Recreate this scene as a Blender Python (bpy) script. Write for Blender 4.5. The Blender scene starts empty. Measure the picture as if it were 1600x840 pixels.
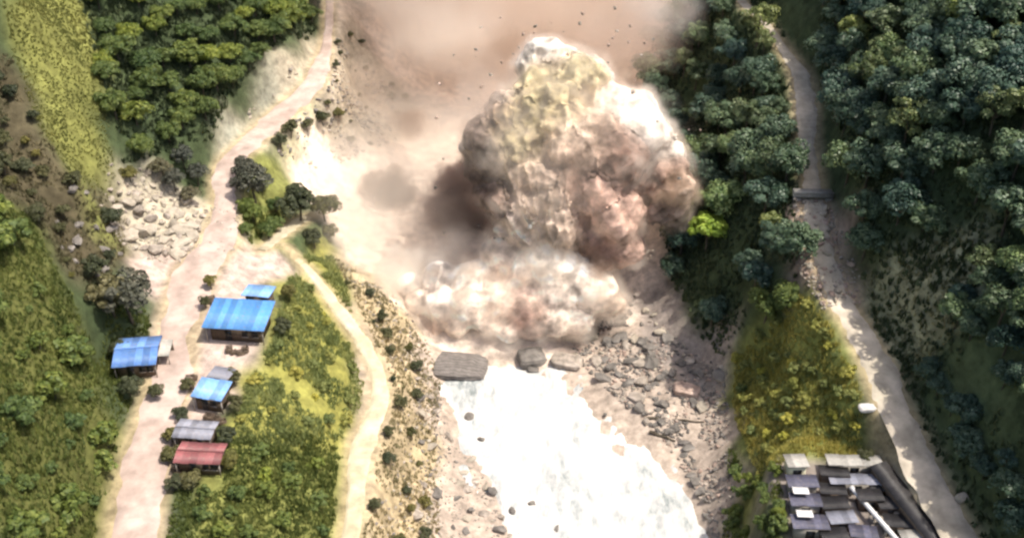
import bpy, bmesh, math, random
import numpy as np
from mathutils import Vector, Matrix, noise as mnoise
from mathutils.bvhtree import BVHTree

random.seed(7)
rng = np.random.default_rng(7)
scene = bpy.context.scene
COL = scene.collection

# ------------------------------------------------------------------ camera, sky, sun, exposure
CAM_H, PITCH, FPX = 130.0, math.radians(35.0), 1716.0
cam_data = bpy.data.cameras.new('camera')
cam_data.sensor_width = 36.0
cam_data.lens = 36.0 * FPX / 1600.0
cam_data.clip_start, cam_data.clip_end = 0.5, 6000.0
cam = bpy.data.objects.new('camera', cam_data)
COL.objects.link(cam)
cam.location = (0, 0, CAM_H)
cam.rotation_euler = (math.pi / 2 - PITCH, 0, 0)
scene.camera = cam

SUN_EL, SUN_AZ = math.radians(66.0), math.radians(97.0)      # azimuth measured from +Y towards +X
world = bpy.data.worlds.new('World')
scene.world = world
world.use_nodes = True
wn = world.node_tree.nodes
sky = wn.new('ShaderNodeTexSky')
sky.sky_type = 'NISHITA'
sky.sun_disc = False
sky.sun_elevation = SUN_EL
sky.sun_rotation = SUN_AZ
sky.air_density, sky.dust_density, sky.ozone_density = 1.0, 5.0, 0.6
wn['Background'].inputs['Strength'].default_value = 0.14
world.node_tree.links.new(sky.outputs[0], wn['Background'].inputs['Color'])

sun_data = bpy.data.lights.new('sun', 'SUN')
sun_data.energy = 4.2
sun_data.angle = math.radians(0.6)
sun_data.color = (1.0, 0.93, 0.82)
sun = bpy.data.objects.new('sun', sun_data)
COL.objects.link(sun)
to_sun = Vector((math.sin(SUN_AZ) * math.cos(SUN_EL), math.cos(SUN_AZ) * math.cos(SUN_EL), math.sin(SUN_EL)))
sun.rotation_euler = to_sun.to_track_quat('Z', 'Y').to_euler()
sun.location = (100, 100, 250)

vs = scene.view_settings
vs.view_transform, vs.look, vs.gamma, vs.exposure, vs.use_curve_mapping = 'Standard', 'None', 1.0, 0.36, False
cy = scene.cycles
cy.use_denoising = True
cy.max_bounces, cy.diffuse_bounces, cy.glossy_bounces = 12, 2, 1
cy.volume_bounces, cy.transparent_max_bounces = 8, 8
cy.volume_step_rate, cy.volume_max_steps = 1.0, 160
cy.filter_width = 2.5
cy.use_adaptive_sampling, cy.adaptive_threshold = True, 0.03
scene.render.film_transparent = False

# ------------------------------------------------------------------ helpers
CP, SP = math.cos(PITCH), math.sin(PITCH)

def ray(u, v):
    dx, dy = (u - 800) / FPX, -(v - 420) / FPX
    return np.array([dx, CP + dy * SP, -SP + dy * CP])

def at(u, v, z):
    """point of height z seen at photo position (u, v)"""
    d = ray(u, v)
    return np.array([0, 0, CAM_H]) + d * ((z - CAM_H) / d[2])

def at_y(u, v, y):
    d = ray(u, v)
    return np.array([0, 0, CAM_H]) + d * (y / d[1])

def hash2(ix, iy, s):
    h = (ix * 374761393 + iy * 668265263 + s * 974711) & 0xFFFFFFFF
    h = ((h ^ (h >> 13)) * 1274126177) & 0xFFFFFFFF
    return ((h ^ (h >> 16)) & 0xFFFFFF) / float(0xFFFFFF)

def vnoise(x, y, s=0):
    ix, iy = np.floor(x).astype(np.int64), np.floor(y).astype(np.int64)
    fx, fy = x - ix, y - iy
    fx, fy = fx * fx * (3 - 2 * fx), fy * fy * (3 - 2 * fy)
    a, b = hash2(ix, iy, s), hash2(ix + 1, iy, s)
    c, d = hash2(ix, iy + 1, s), hash2(ix + 1, iy + 1, s)
    return (a + (b - a) * fx) * (1 - fy) + (c + (d - c) * fx) * fy - 0.5

def fbm(x, y, scale, octs=4, s=0, gain=0.5):
    r, amp, f = 0.0, 1.0, 1.0 / scale
    for o in range(octs):
        r = r + amp * vnoise(x * f + o * 17.3, y * f - o * 9.1, s + o)
        amp *= gain
        f *= 2.03
    return r

def in_poly(x, y, poly):
    x, y = np.asarray(x, float), np.asarray(y, float)
    res = np.zeros(x.shape, bool)
    n = len(poly)
    for i in range(n):
        x0, y0 = poly[i][0], poly[i][1]
        x1, y1 = poly[(i + 1) % n][0], poly[(i + 1) % n][1]
        c = (y0 > y) != (y1 > y)
        res ^= c & (x < (x1 - x0) * (y - y0) / ((y1 - y0) if y1 != y0 else 1e-9) + x0)
    return res

def mesh_np(name, verts, faces, mat=None, smooth=False):
    me = bpy.data.meshes.new(name)
    verts = np.asarray(verts, dtype=np.float32)
    faces = np.asarray(faces, dtype=np.int32)
    n = faces.shape[1]
    me.vertices.add(len(verts))
    me.vertices.foreach_set('co', verts.ravel())
    me.loops.add(faces.size)
    me.loops.foreach_set('vertex_index', faces.ravel())
    me.polygons.add(len(faces))
    me.polygons.foreach_set('loop_start', np.arange(0, faces.size, n, dtype=np.int32))
    if smooth:
        me.polygons.foreach_set('use_smooth', np.ones(len(faces), bool))
    me.update(calc_edges=True)
    if mat is not None:
        me.materials.append(mat)
    return me

def link(name, data, parent=None, loc=None, rot=None, scale=None):
    o = bpy.data.objects.new(name, data)
    COL.objects.link(o)
    if parent is not None:
        o.parent = parent
    if loc is not None:
        o.location = loc
    if rot is not None:
        o.rotation_euler = rot
    if scale is not None:
        o.scale = scale
    return o

def tag(o, label=None, cat=None, group=None, kind=None):
    if label: o['label'] = label
    if cat: o['category'] = cat
    if group: o['group'] = group
    if kind: o['kind'] = kind
    return o

def vcol(me, cols, name='tint'):
    a = me.color_attributes.new(name, 'FLOAT_COLOR', 'POINT')
    c = np.ones((len(me.vertices), 4), np.float32)
    c[:, :3] = cols
    a.data.foreach_set('color', c.ravel())

# ------------------------------------------------------------------ materials
def new_mat(name):
    m = bpy.data.materials.new(name)
    m.use_nodes = True
    nt = m.node_tree
    return m, nt, nt.nodes['Principled BSDF']

def mixc(nt, fac, a, b, mode='MIX'):
    n = nt.nodes.new('ShaderNodeMix')
    n.data_type = 'RGBA'
    n.blend_type = mode
    for sock, val in ((n.inputs[0], fac), (n.inputs[6], a), (n.inputs[7], b)):
        if hasattr(val, 'default_value'):
            nt.links.new(val, sock)
        elif isinstance(val, (tuple, list)):
            sock.default_value = (*val, 1.0) if len(val) == 3 else val
        else:
            sock.default_value = val
    return n.outputs[2]

def noise_n(nt, scale, detail=4, rough=0.55, vec=None):
    n = nt.nodes.new('ShaderNodeTexNoise')
    n.inputs['Scale'].default_value = scale
    n.inputs['Detail'].default_value = detail
    n.inputs['Roughness'].default_value = rough
    if vec is not None:
        nt.links.new(vec, n.inputs['Vector'])
    return n.outputs['Fac']

def ramp(nt, fac, stops):
    n = nt.nodes.new('ShaderNodeValToRGB')
    el = n.color_ramp.elements
    while len(el) < len(stops):
        el.new(0.5)
    for e, (p, c) in zip(el, stops):
        e.position = p
        e.color = (c, c, c, 1) if not isinstance(c, (tuple, list)) else (*c, 1)
    nt.links.new(fac, n.inputs[0])
    return n.outputs[0]

def obj_coord(nt):
    return nt.nodes.new('ShaderNodeTexCoord').outputs['Object']

def bump(nt, h, strength, dist, bsdf):
    b = nt.nodes.new('ShaderNodeBump')
    b.inputs['Strength'].default_value = strength
    b.inputs['Distance'].default_value = dist
    nt.links.new(h, b.inputs['Height'])
    nt.links.new(b.outputs[0], bsdf.inputs['Normal'])

def tint_mat(name, scale=0.6, lo=0.6, hi=1.35, rough=0.95, bumpd=0.25, spec=0.15, attr='tint'):
    """colour from a per-vertex land-cover attribute, broken up with procedural noise"""
    m, nt, b = new_mat(name)
    a = nt.nodes.new('ShaderNodeVertexColor')
    a.layer_name = attr
    co = obj_coord(nt)
    n1 = noise_n(nt, scale, 6, 0.65, co)
    n2 = noise_n(nt, scale * 0.16, 4, 0.6, co)
    c = mixc(nt, 1.0, a.outputs[0], ramp(nt, n1, [(0.3, lo), (0.7, hi)]), 'MULTIPLY')
    c = mixc(nt, 1.0, c, ramp(nt, n2, [(0.3, 0.8), (0.7, 1.18)]), 'MULTIPLY')
    nt.links.new(c, b.inputs['Base Color'])
    b.inputs['Roughness'].default_value = rough
    b.inputs['Specular IOR Level'].default_value = spec
    if bumpd:
        bump(nt, n1, 0.7, bumpd, b)
    return m

def plain_mat(name, col, var=0.25, scale=1.5, rough=0.8, spec=0.3, bumpd=0.0, col2=None, island=False):
    m, nt, b = new_mat(name)
    co = obj_coord(nt)
    n1 = noise_n(nt, scale, 5, 0.6, co)
    f = ramp(nt, n1, [(0.3, 1 - var), (0.7, 1 + var)])
    base = tuple(col)
    if col2 is not None:
        n2 = noise_n(nt, scale * 0.4, 3, 0.5, co)
        base = mixc(nt, ramp(nt, n2, [(0.4, 0.0), (0.62, 1.0)]), col, col2)
        c = mixc(nt, 1.0, base, f, 'MULTIPLY')
    else:
        c = mixc(nt, 1.0, (*base, 1.0), f, 'MULTIPLY')
    oi = nt.nodes.new('ShaderNodeObjectInfo')
    c = mixc(nt, 1.0, c, ramp(nt, oi.outputs['Random'], [(0.0, 0.82), (1.0, 1.15)]), 'MULTIPLY')
    nt.links.new(c, b.inputs['Base Color'])
    b.inputs['Roughness'].default_value = rough
    b.inputs['Specular IOR Level'].default_value = spec
    if bumpd:
        bump(nt, n1, 0.6, bumpd, b)
    return m

def leaf_mat(name, c0, c1, trans=0.25, rough=0.6):
    m, nt, b = new_mat(name)
    g = nt.nodes.new('ShaderNodeNewGeometry')
    oi = nt.nodes.new('ShaderNodeObjectInfo')
    c = mixc(nt, g.outputs['Random Per Island'], c0, c1)
    c = mixc(nt, 1.0, c, ramp(nt, oi.outputs['Random'], [(0.0, (0.6, 0.72, 0.85)), (0.5, (1.0, 1.0, 1.0)), (0.85, (1.35, 1.25, 1.0)), (1.0, (1.9, 1.7, 1.0))]), 'MULTIPLY')
    pn = noise_n(nt, 0.16, 4, 0.65, g.outputs['Position'])
    c = mixc(nt, 1.0, c, ramp(nt, pn, [(0.32, (0.62, 0.68, 0.6)), (0.5, (1.0, 1.0, 1.0)), (0.68, (1.35, 1.25, 1.2))]), 'MULTIPLY')
    nt.links.new(c, b.inputs['Base Color'])
    b.inputs['Roughness'].default_value = rough
    b.inputs['Specular IOR Level'].default_value = 0.35
    t = nt.nodes.new('ShaderNodeBsdfTranslucent')
    nt.links.new(c, t.inputs['Color'])
    mx = nt.nodes.new('ShaderNodeMixShader')
    mx.inputs[0].default_value = trans
    nt.links.new(b.outputs[0], mx.inputs[1])
    nt.links.new(t.outputs[0], mx.inputs[2])
    nt.links.new(mx.outputs[0], nt.nodes['Material Output'].inputs['Surface'])
    return m

M = {}
M['ground'] = tint_mat('ground_cover', 0.55, 0.55, 1.4, 0.97, 0.35)
M['road'] = plain_mat('packed_dirt', (0.46, 0.36, 0.31), 0.25, 0.4, 0.95, 0.1, 0.06, (0.56, 0.455, 0.40))
M['path'] = plain_mat('yellowish_dirt', (0.47, 0.41, 0.28), 0.24, 0.5, 0.95, 0.1, 0.06, (0.56, 0.50, 0.37))
M['asphalt'] = plain_mat('worn_concrete', (0.36, 0.32, 0.255), 0.3, 0.4, 0.95, 0.1, 0.06, (0.48, 0.42, 0.34))
M['rock'] = plain_mat('river_rock', (0.30, 0.26, 0.22), 0.35, 0.9, 0.9, 0.2, 0.12, (0.42, 0.36, 0.31))
M['rock_pale'] = plain_mat('pale_rock', (0.42, 0.365, 0.295), 0.35, 0.8, 0.9, 0.2, 0.12, (0.31, 0.28, 0.23))
M['rock_dark'] = plain_mat('dark_rock', (0.16, 0.145, 0.13), 0.35, 0.7, 0.85, 0.3, 0.12, (0.22, 0.2, 0.18))
M['rock_red'] = plain_mat('reddish_rock', (0.34, 0.25, 0.205), 0.3, 0.8, 0.9, 0.2, 0.12, (0.42, 0.32, 0.27))
M['bark'] = plain_mat('bark', (0.10, 0.085, 0.065), 0.3, 3.0, 0.95, 0.1, 0.03)

# ------------------------------------------------------------------ terrain heights: spot heights read off the photograph
SPOTS = [
 # river and its gravel
 (690,600,0.4),(720,640,0.2),(760,700,0.0),(800,770,-0.2),(860,840,-0.5),(900,620,0.2),(960,700,0.0),(1040,780,-0.2),(1100,830,-0.4),
 (780,560,0.8),(870,565,1.2),(980,660,0.8),(1080,770,0.4),(1115,840,0.6),(700,690,0.8),(700,780,1.0),(740,830,1.0),(690,840,1.8),
 (960,560,2.6),(1050,640,2.2),(1040,560,4.0),(1110,600,4.5),(1130,680,3.6),(1110,730,2.4),(1140,800,4.2),(1150,840,4.6),
 (930,500,3.5),(1010,480,6.0),(1080,540,5.5),
 # upstream floor
 (760,500,4.5),(860,450,7.0),(680,470,6.5),(600,470,10.0),(560,400,10.5),(650,400,8.5),(760,380,8.5),(620,320,11.0),(540,330,13.0),(700,280,11.5),
 (500,250,17.5),(600,230,14.5),(720,180,14.0),(560,150,19.0),(650,100,18.0),(800,100,16.0),(900,0,20.0),(720,0,24.0),(580,40,28.0),(950,300,9.0),(1000,200,14.0),(1000,60,22.0),
 # right bank, forest between river and mountain road
 (1150,590,8.0),(1155,700,6.8),(1180,840,8.5),(1170,770,7.5),(1100,470,12.0),(1150,500,14.0),(1060,380,14.0),(1120,400,18.5),(1180,440,23.0),
 (1210,500,20.0),(1230,600,17.5),(1260,680,18.0),(1200,680,11.5),(1190,560,12.5),(1280,560,22.5),
 (1080,280,18.0),(1150,300,25.0),(1100,180,22.0),(1180,200,32.0),(1080,80,28.0),(1150,80,36.0),(1110,0,36.0),(1210,320,30.5),(1220,420,28.0),
 # mountain road
 (1290,480,27.5),(1330,500,27.5),(1350,600,25.5),(1400,600,25.5),(1400,700,23.5),(1450,700,23.5),(1440,780,22.2),(1510,840,21.5),(1470,830,21.5),
 (1260,400,30.0),(1310,400,30.5),(1250,300,33.0),(1285,300,33.2),(1255,200,36.5),(1275,190,36.8),(1240,110,40.0),(1262,115,40.0),(1200,50,42.0),(1225,50,42.0),(1150,-10,44.0),
 (1220,730,16.5),(1330,720,19.5),(1230,840,15.5),(1350,840,18.0),(1420,830,20.2),
 # right mountainside
 (1360,500,30.0),(1420,560,30.5),(1480,640,30.0),(1520,740,27.0),(1580,820,27.5),(1370,420,35.0),(1450,440,38.5),(1540,520,40.0),(1600,640,38.0),(1600,740,33.5),
 (1500,350,45.0),(1600,420,46.0),(1330,330,39.0),(1400,300,43.5),(1340,200,45.0),(1420,200,50.0),(1520,220,55.0),(1600,260,56.0),
 (1320,100,48.0),(1400,80,53.0),(1500,80,59.0),(1600,80,63.0),(1280,20,48.5),(1350,-10,54.0),(1450,-30,61.0),(1600,-30,68.0),
 # left bank below the footpath
 (650,560,4.6),(640,620,5.0),(640,700,5.2),(640,780,5.2),(620,840,6.2),(660,520,5.4),(600,520,9.5),
 # footpath
 (470,400,17.2),(500,440,16.0),(545,500,13.5),(580,560,11.6),(595,610,10.8),(570,680,11.2),(560,760,11.6),(545,840,12.0),
 # grass slope up to the hamlet
 (500,560,16.5),(480,640,17.2),(460,720,17.6),(450,800,17.8),(440,560,21.0),(420,640,20.6),(390,720,21.0),(380,800,20.6),
 # hamlet terrace and road
 (450,440,20.5),(440,500,22.8),(360,430,23.6),(330,540,23.4),(380,560,23.0),(330,640,22.6),(300,720,22.2),(270,800,21.8),(250,840,21.6),
 (210,840,21.6),(220,740,22.2),(250,640,22.8),(275,540,23.6),(300,430,24.4),(260,400,25.0),(350,360,25.0),(350,280,26.0),(430,190,28.0),(500,120,30.0),(512,50,32.5),(512,-10,35.0),
 (410,360,22.0),(430,280,23.0),(420,240,24.5),(470,300,19.0),(450,220,22.5),(530,130,26.5),
 (220,560,24.2),(200,620,24.6),(190,480,27.0),
 # scree beside the junction
 (190,390,28.0),(180,330,30.5),(240,330,28.0),(300,340,26.6),(200,270,33.5),(290,270,29.0),
 # far left hillside
 (330,220,31.0),(250,210,35.5),(330,130,37.0),(420,100,34.5),(260,90,43.0),(180,120,43.5),(420,30,39.0),(320,20,46.0),(200,0,52.0),(460,-20,40.0),
 # grassy spur
 (175,270,36.0),(165,200,41.5),(150,120,47.0),(115,10,54.0),(120,200,44.5),(90,120,51.0),(60,20,59.0),(100,260,43.0),(60,190,49.0),(25,80,57.0),(0,0,64.0),(150,330,36.0),(165,380,31.0),
 # gully and near left slope
 (110,330,38.0),(60,290,42.0),(20,200,48.0),(130,420,32.5),(80,380,38.5),(110,480,33.5),(150,540,28.8),(170,640,26.0),(185,740,23.6),(185,840,22.6),
 (60,440,39.5),(0,330,47.0),(0,460,44.0),(60,560,36.0),(0,620,40.0),(110,640,30.0),(60,740,32.0),(0,800,36.0),(120,800,26.0),(60,860,29.0),
]
FAR = [(-90,40,34),(-60,40,20),(-40,40,16),(0,40,-1),(25,60,-1.2),(45,40,10),(70,40,22),(110,40,50),(-130,40,70),
       (0,-60,-3),(-60,-60,30),(-150,-60,90),(60,-60,20),(150,-60,80),(-130,120,84),(-120,200,86),(-110,280,90),(130,120,66),(140,200,72),(130,280,78),
       (-20,300,34),(-60,300,52),(30,300,34),(70,300,56),(0,400,52),(-70,400,86),(70,400,86),(-200,300,130),(200,300,100),(-200,0,120),(200,0,90),(0,600,110),
       (-300,600,190),(300,600,190),(-500,100,210),(500,100,210),(0,-400,-12),(-400,-400,150),(400,-400,150),(0,1000,200),(-900,0,230),(900,0,230),(-800,900,260),(800,900,260),(-700,-700,200),(700,-700,200),(0,-900,-20)]
P = np.array([at(*s) for s in SPOTS] + [np.array(f, float) for f in FAR])
_d = np.hypot(P[:, None, 0] - P[None, :, 0], P[:, None, 1] - P[None, :, 1])
_n = len(P)
_A = np.zeros((_n + 1, _n + 1))
_A[:_n, :_n] = -np.sqrt(_d ** 2 + 9.0) + np.eye(_n) * 0.6
_A[:_n, _n] = _A[_n, :_n] = 1
_w = np.linalg.solve(_A, np.append(P[:, 2], 0))

def base_height(x, y):
    out = np.full(x.shape, _w[-1])
    for i in range(_n):
        out -= _w[i] * np.sqrt((x - P[i, 0]) ** 2 + (y - P[i, 1]) ** 2 + 9.0)
    return out

def axis(lo, a, b, hi, step, grow=1.13):
    mid = list(np.arange(a, b + 1e-6, step))
    s, t, up = step, b, []
    while t < hi:
        s *= grow; t += s; up.append(t)
    s, t, dn = step, a, []
    while t > lo:
        s *= grow; t -= s; dn.append(t)
    return np.array(dn[::-1] + mid + up)

GX, GY = axis(-900, -110, 118, 900, 0.75), axis(-900, 78, 300, 1000, 0.75)
XX, YY = np.meshgrid(GX, GY)
ZZ = base_height(XX, YY)

def height(x, y, Z=None):
    Z = ZZ if Z is None else Z
    x, y = np.asarray(x, float), np.asarray(y, float)
    i = np.clip(np.searchsorted(GX, x) - 1, 0, len(GX) - 2)
    j = np.clip(np.searchsorted(GY, y) - 1, 0, len(GY) - 2)
    fx = (x - GX[i]) / (GX[i + 1] - GX[i])
    fy = (y - GY[j]) / (GY[j + 1] - GY[j])
    return (Z[j, i] * (1 - fx) + Z[j, i + 1] * fx) * (1 - fy) + (Z[j + 1, i] * (1 - fx) + Z[j + 1, i + 1] * fx) * fy

def ground(u, v, Z=None):
    """where the line of sight through photo position (u, v) meets the terrain"""
    d = ray(u, v)
    t = np.linspace(60, 420, 1400)
    gap = CAM_H + d[2] * t - height(d[0] * t, d[1] * t, Z)
    k = np.argmax(gap < 0)
    if gap[k] >= 0:
        k = len(t) - 1
    g0, g1 = gap[k - 1], gap[k]
    tt = t[k - 1] + (t[k] - t[k - 1]) * (g0 / (g0 - g1) if g0 != g1 else 0)
    return np.array([d[0] * tt, d[1] * tt, CAM_H + d[2] * tt])

def gpoly(pts):
    return [ground(u, v)[:2] for u, v in pts]

def spline(pts, step=1.2):
    """Catmull-Rom through points (any dimension)"""
    pts = [np.array(p, float) for p in pts]
    pts = [2 * pts[0] - pts[1]] + pts + [2 * pts[-1] - pts[-2]]
    out = []
    for i in range(1, len(pts) - 2):
        p0, p1, p2, p3 = pts[i - 1:i + 3]
        n = max(2, int(np.linalg.norm((p2 - p1)[:2]) / step))
        for k in range(n):
            t = k / n
            out.append(0.5 * ((2 * p1) + (-p0 + p2) * t + (2 * p0 - 5 * p1 + 4 * p2 - p3) * t * t + (-p0 + 3 * p1 - 3 * p2 + p3) * t ** 3))
    out.append(pts[-2])
    return np.array(out)

# ------------------------------------------------------------------ roads: levelled into the terrain
ROADS = {
 'dirt_road': ([(205,880,3.10),(212,800,3.18),(228,720,3.10),(250,640,3.25),(272,560,3.25),(285,490,3.25),(305,425,3.72),(340,375,3.25),(352,320,2.48),(352,265,2.32),(385,225,2.63),(440,180,3.10),(490,125,2.48),(510,70,1.16),(514,20,1.01),(516,-30,1.01)], 'road'),
 'foot_path': ([(540,880,1.44),(552,800,1.38),(560,730,1.59),(568,690,2.10),(590,640,1.59),(592,590,1.38),(570,540,1.30),(535,490,1.15),(505,450,0.94),(478,420,0.79),(452,398,0.65),(432,384,0.65)], 'path'),
 'upper_path': ([(408,390,1.0),(435,368,1.3),(460,348,1.5),(482,338,1.0)], 'path'),
 'mountain_road': ([(1540,900,2.44),(1480,810,2.52),(1435,720,2.52),(1400,640,2.52),(1372,570,2.44),(1340,510,2.18),(1308,460,1.93),(1288,400,1.85),(1274,340,2.00),(1268,280,1.60),(1262,220,1.60),(1258,160,2.00),(1250,115,1.80),(1222,72,1.10),(1195,35,1.00),(1165,5,1.00),(1130,-25,1.00)], 'asphalt'),
}
road_lines = {}
for nm, (pts, mt) in ROADS.items():
    p3 = []
    for u, v, w in pts:
        g = ground(u, v)
        p3.append((*g, w))
    L = spline(p3, 1.0)
    for _ in range(30):
        L[1:-1, 2] = 0.25 * L[:-2, 2] + 0.5 * L[1:-1, 2] + 0.25 * L[2:, 2]
    road_lines[nm] = L

BUILD_PADS = []   # (x, y, z, radius) levelled for buildings

def level_along(L, Z, sink=0.14, soft=4.0):
    x0, x1 = L[:, 0].min() - 14, L[:, 0].max() + 14
    y0, y1 = L[:, 1].min() - 14, L[:, 1].max() + 14
    i0, i1 = np.searchsorted(GX, x0), np.searchsorted(GX, x1)
    j0, j1 = np.searchsorted(GY, y0), np.searchsorted(GY, y1)
    xs, ys = XX[j0:j1, i0:i1], YY[j0:j1, i0:i1]
    best = np.full(xs.shape, 1e9); zt = np.zeros(xs.shape)
    for k in range(len(L)):
        d = np.hypot(xs - L[k, 0], ys - L[k, 1]) - L[k, 3]
        m = d < best
        best[m] = d[m]; zt[m] = L[k, 2]
    f = np.clip(1 - (best - 0.6) / soft, 0, 1); f = f * f * (3 - 2 * f)
    Z[j0:j1, i0:i1] = Z[j0:j1, i0:i1] * (1 - f) + (zt - sink) * f
    return best, (j0, j1, i0, i1)

# natural relief first, then the level strips
rough = np.ones(XX.shape)
relief = fbm(XX, YY, 18, 3, 3) * 2.2 + fbm(XX, YY, 5.5, 4, 9) * 1.1
ridge = np.abs(fbm(XX * 0.8 + YY * 0.25, YY * 0.45, 7, 3, 21))
rivP = gpoly([(640,560),(870,560),(1000,670),(1105,790),(1125,870),(640,880),(690,760),(690,650)])
flat = in_poly(XX, YY, rivP).astype(float)

def blur(a, n):
    for _ in range(n):
        a = (a + np.roll(a, 1, 0) + np.roll(a, -1, 0) + np.roll(a, 1, 1) + np.roll(a, -1, 1)) / 5
    return a
flat = blur(flat, 6)
ZZ = ZZ + (relief - ridge * 1.6 + 0.3) * (1 - flat) * 0.75 + fbm(XX, YY, 2.6, 3, 33) * 0.35
for poly, kx, ky, sc, amp in (([(530,410),(600,455),(655,530),(680,600),(670,860),(560,860),(610,640),(600,560)], 0.22, 1.0, 2.2, 1.7),
                              ([(1140,550),(1230,470),(1290,500),(1340,640),(1330,710),(1200,720),(1150,650)], 0.3, 1.0, 2.6, 1.3),
                              ([(1350,440),(1430,380),(1540,335),(1520,480),(1450,590),(1380,550)], 0.25, 1.0, 3.4, 2.0),
                              ([(10,-60),(110,-60),(160,120),(180,275),(110,275),(60,195),(20,85)], 0.9, 0.3, 4.0, 1.2),
                              ([(-40,90),(20,90),(60,200),(110,280),(185,280),(190,400),(150,460),(100,420),(40,330),(-40,300)], 0.3, 1.0, 4.0, 3.0),
                              ([(520,0),(580,0),(660,160),(580,240),(520,220),(500,140)], 0.3, 1.0, 3.0, 2.0)):
    mk = blur(in_poly(XX, YY, gpoly(poly)).astype(float), 5)
    ZZ = ZZ - np.abs(fbm(XX * kx + YY * 0.15, YY * ky, sc, 4, 55)) * amp * 2.0 * mk + amp * 0.35 * mk
ROADMASK = np.zeros(XX.shape)
for nm, L in road_lines.items():
    L[:, 2] = L[:, 2]
    best, (j0, j1, i0, i1) = level_along(L, ZZ)
    ROADMASK[j0:j1, i0:i1] = np.maximum(ROADMASK[j0:j1, i0:i1], np.clip(1 - best / 1.6, 0, 1))

# level pads for the hamlet and the yard
def pad(u, v, r, z=None):
    g = ground(u, v)
    z = g[2] if z is None else z
    d = np.hypot(XX - g[0], YY - g[1])
    f = np.clip(1 - (d - r) / 3.0, 0, 1); f = f * f * (3 - 2 * f)
    global ZZ
    ZZ = ZZ * (1 - f) + (z - 0.05) * f
    return np.array([g[0], g[1], z])
PADS = {
 'big_blue': pad(378, 517, 6.8), 'left_blue': pad(220, 570, 5.2), 'small_blue': pad(335, 630, 4.2), 'grey': pad(310, 690, 3.6), 'red': pad(318, 728, 3.8),
 'yard_far': pad(1290, 745, 7.0), 'yard_mid': pad(1300, 800, 8.0), 'yard_near': pad(1330, 860, 8.5),
}

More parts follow.
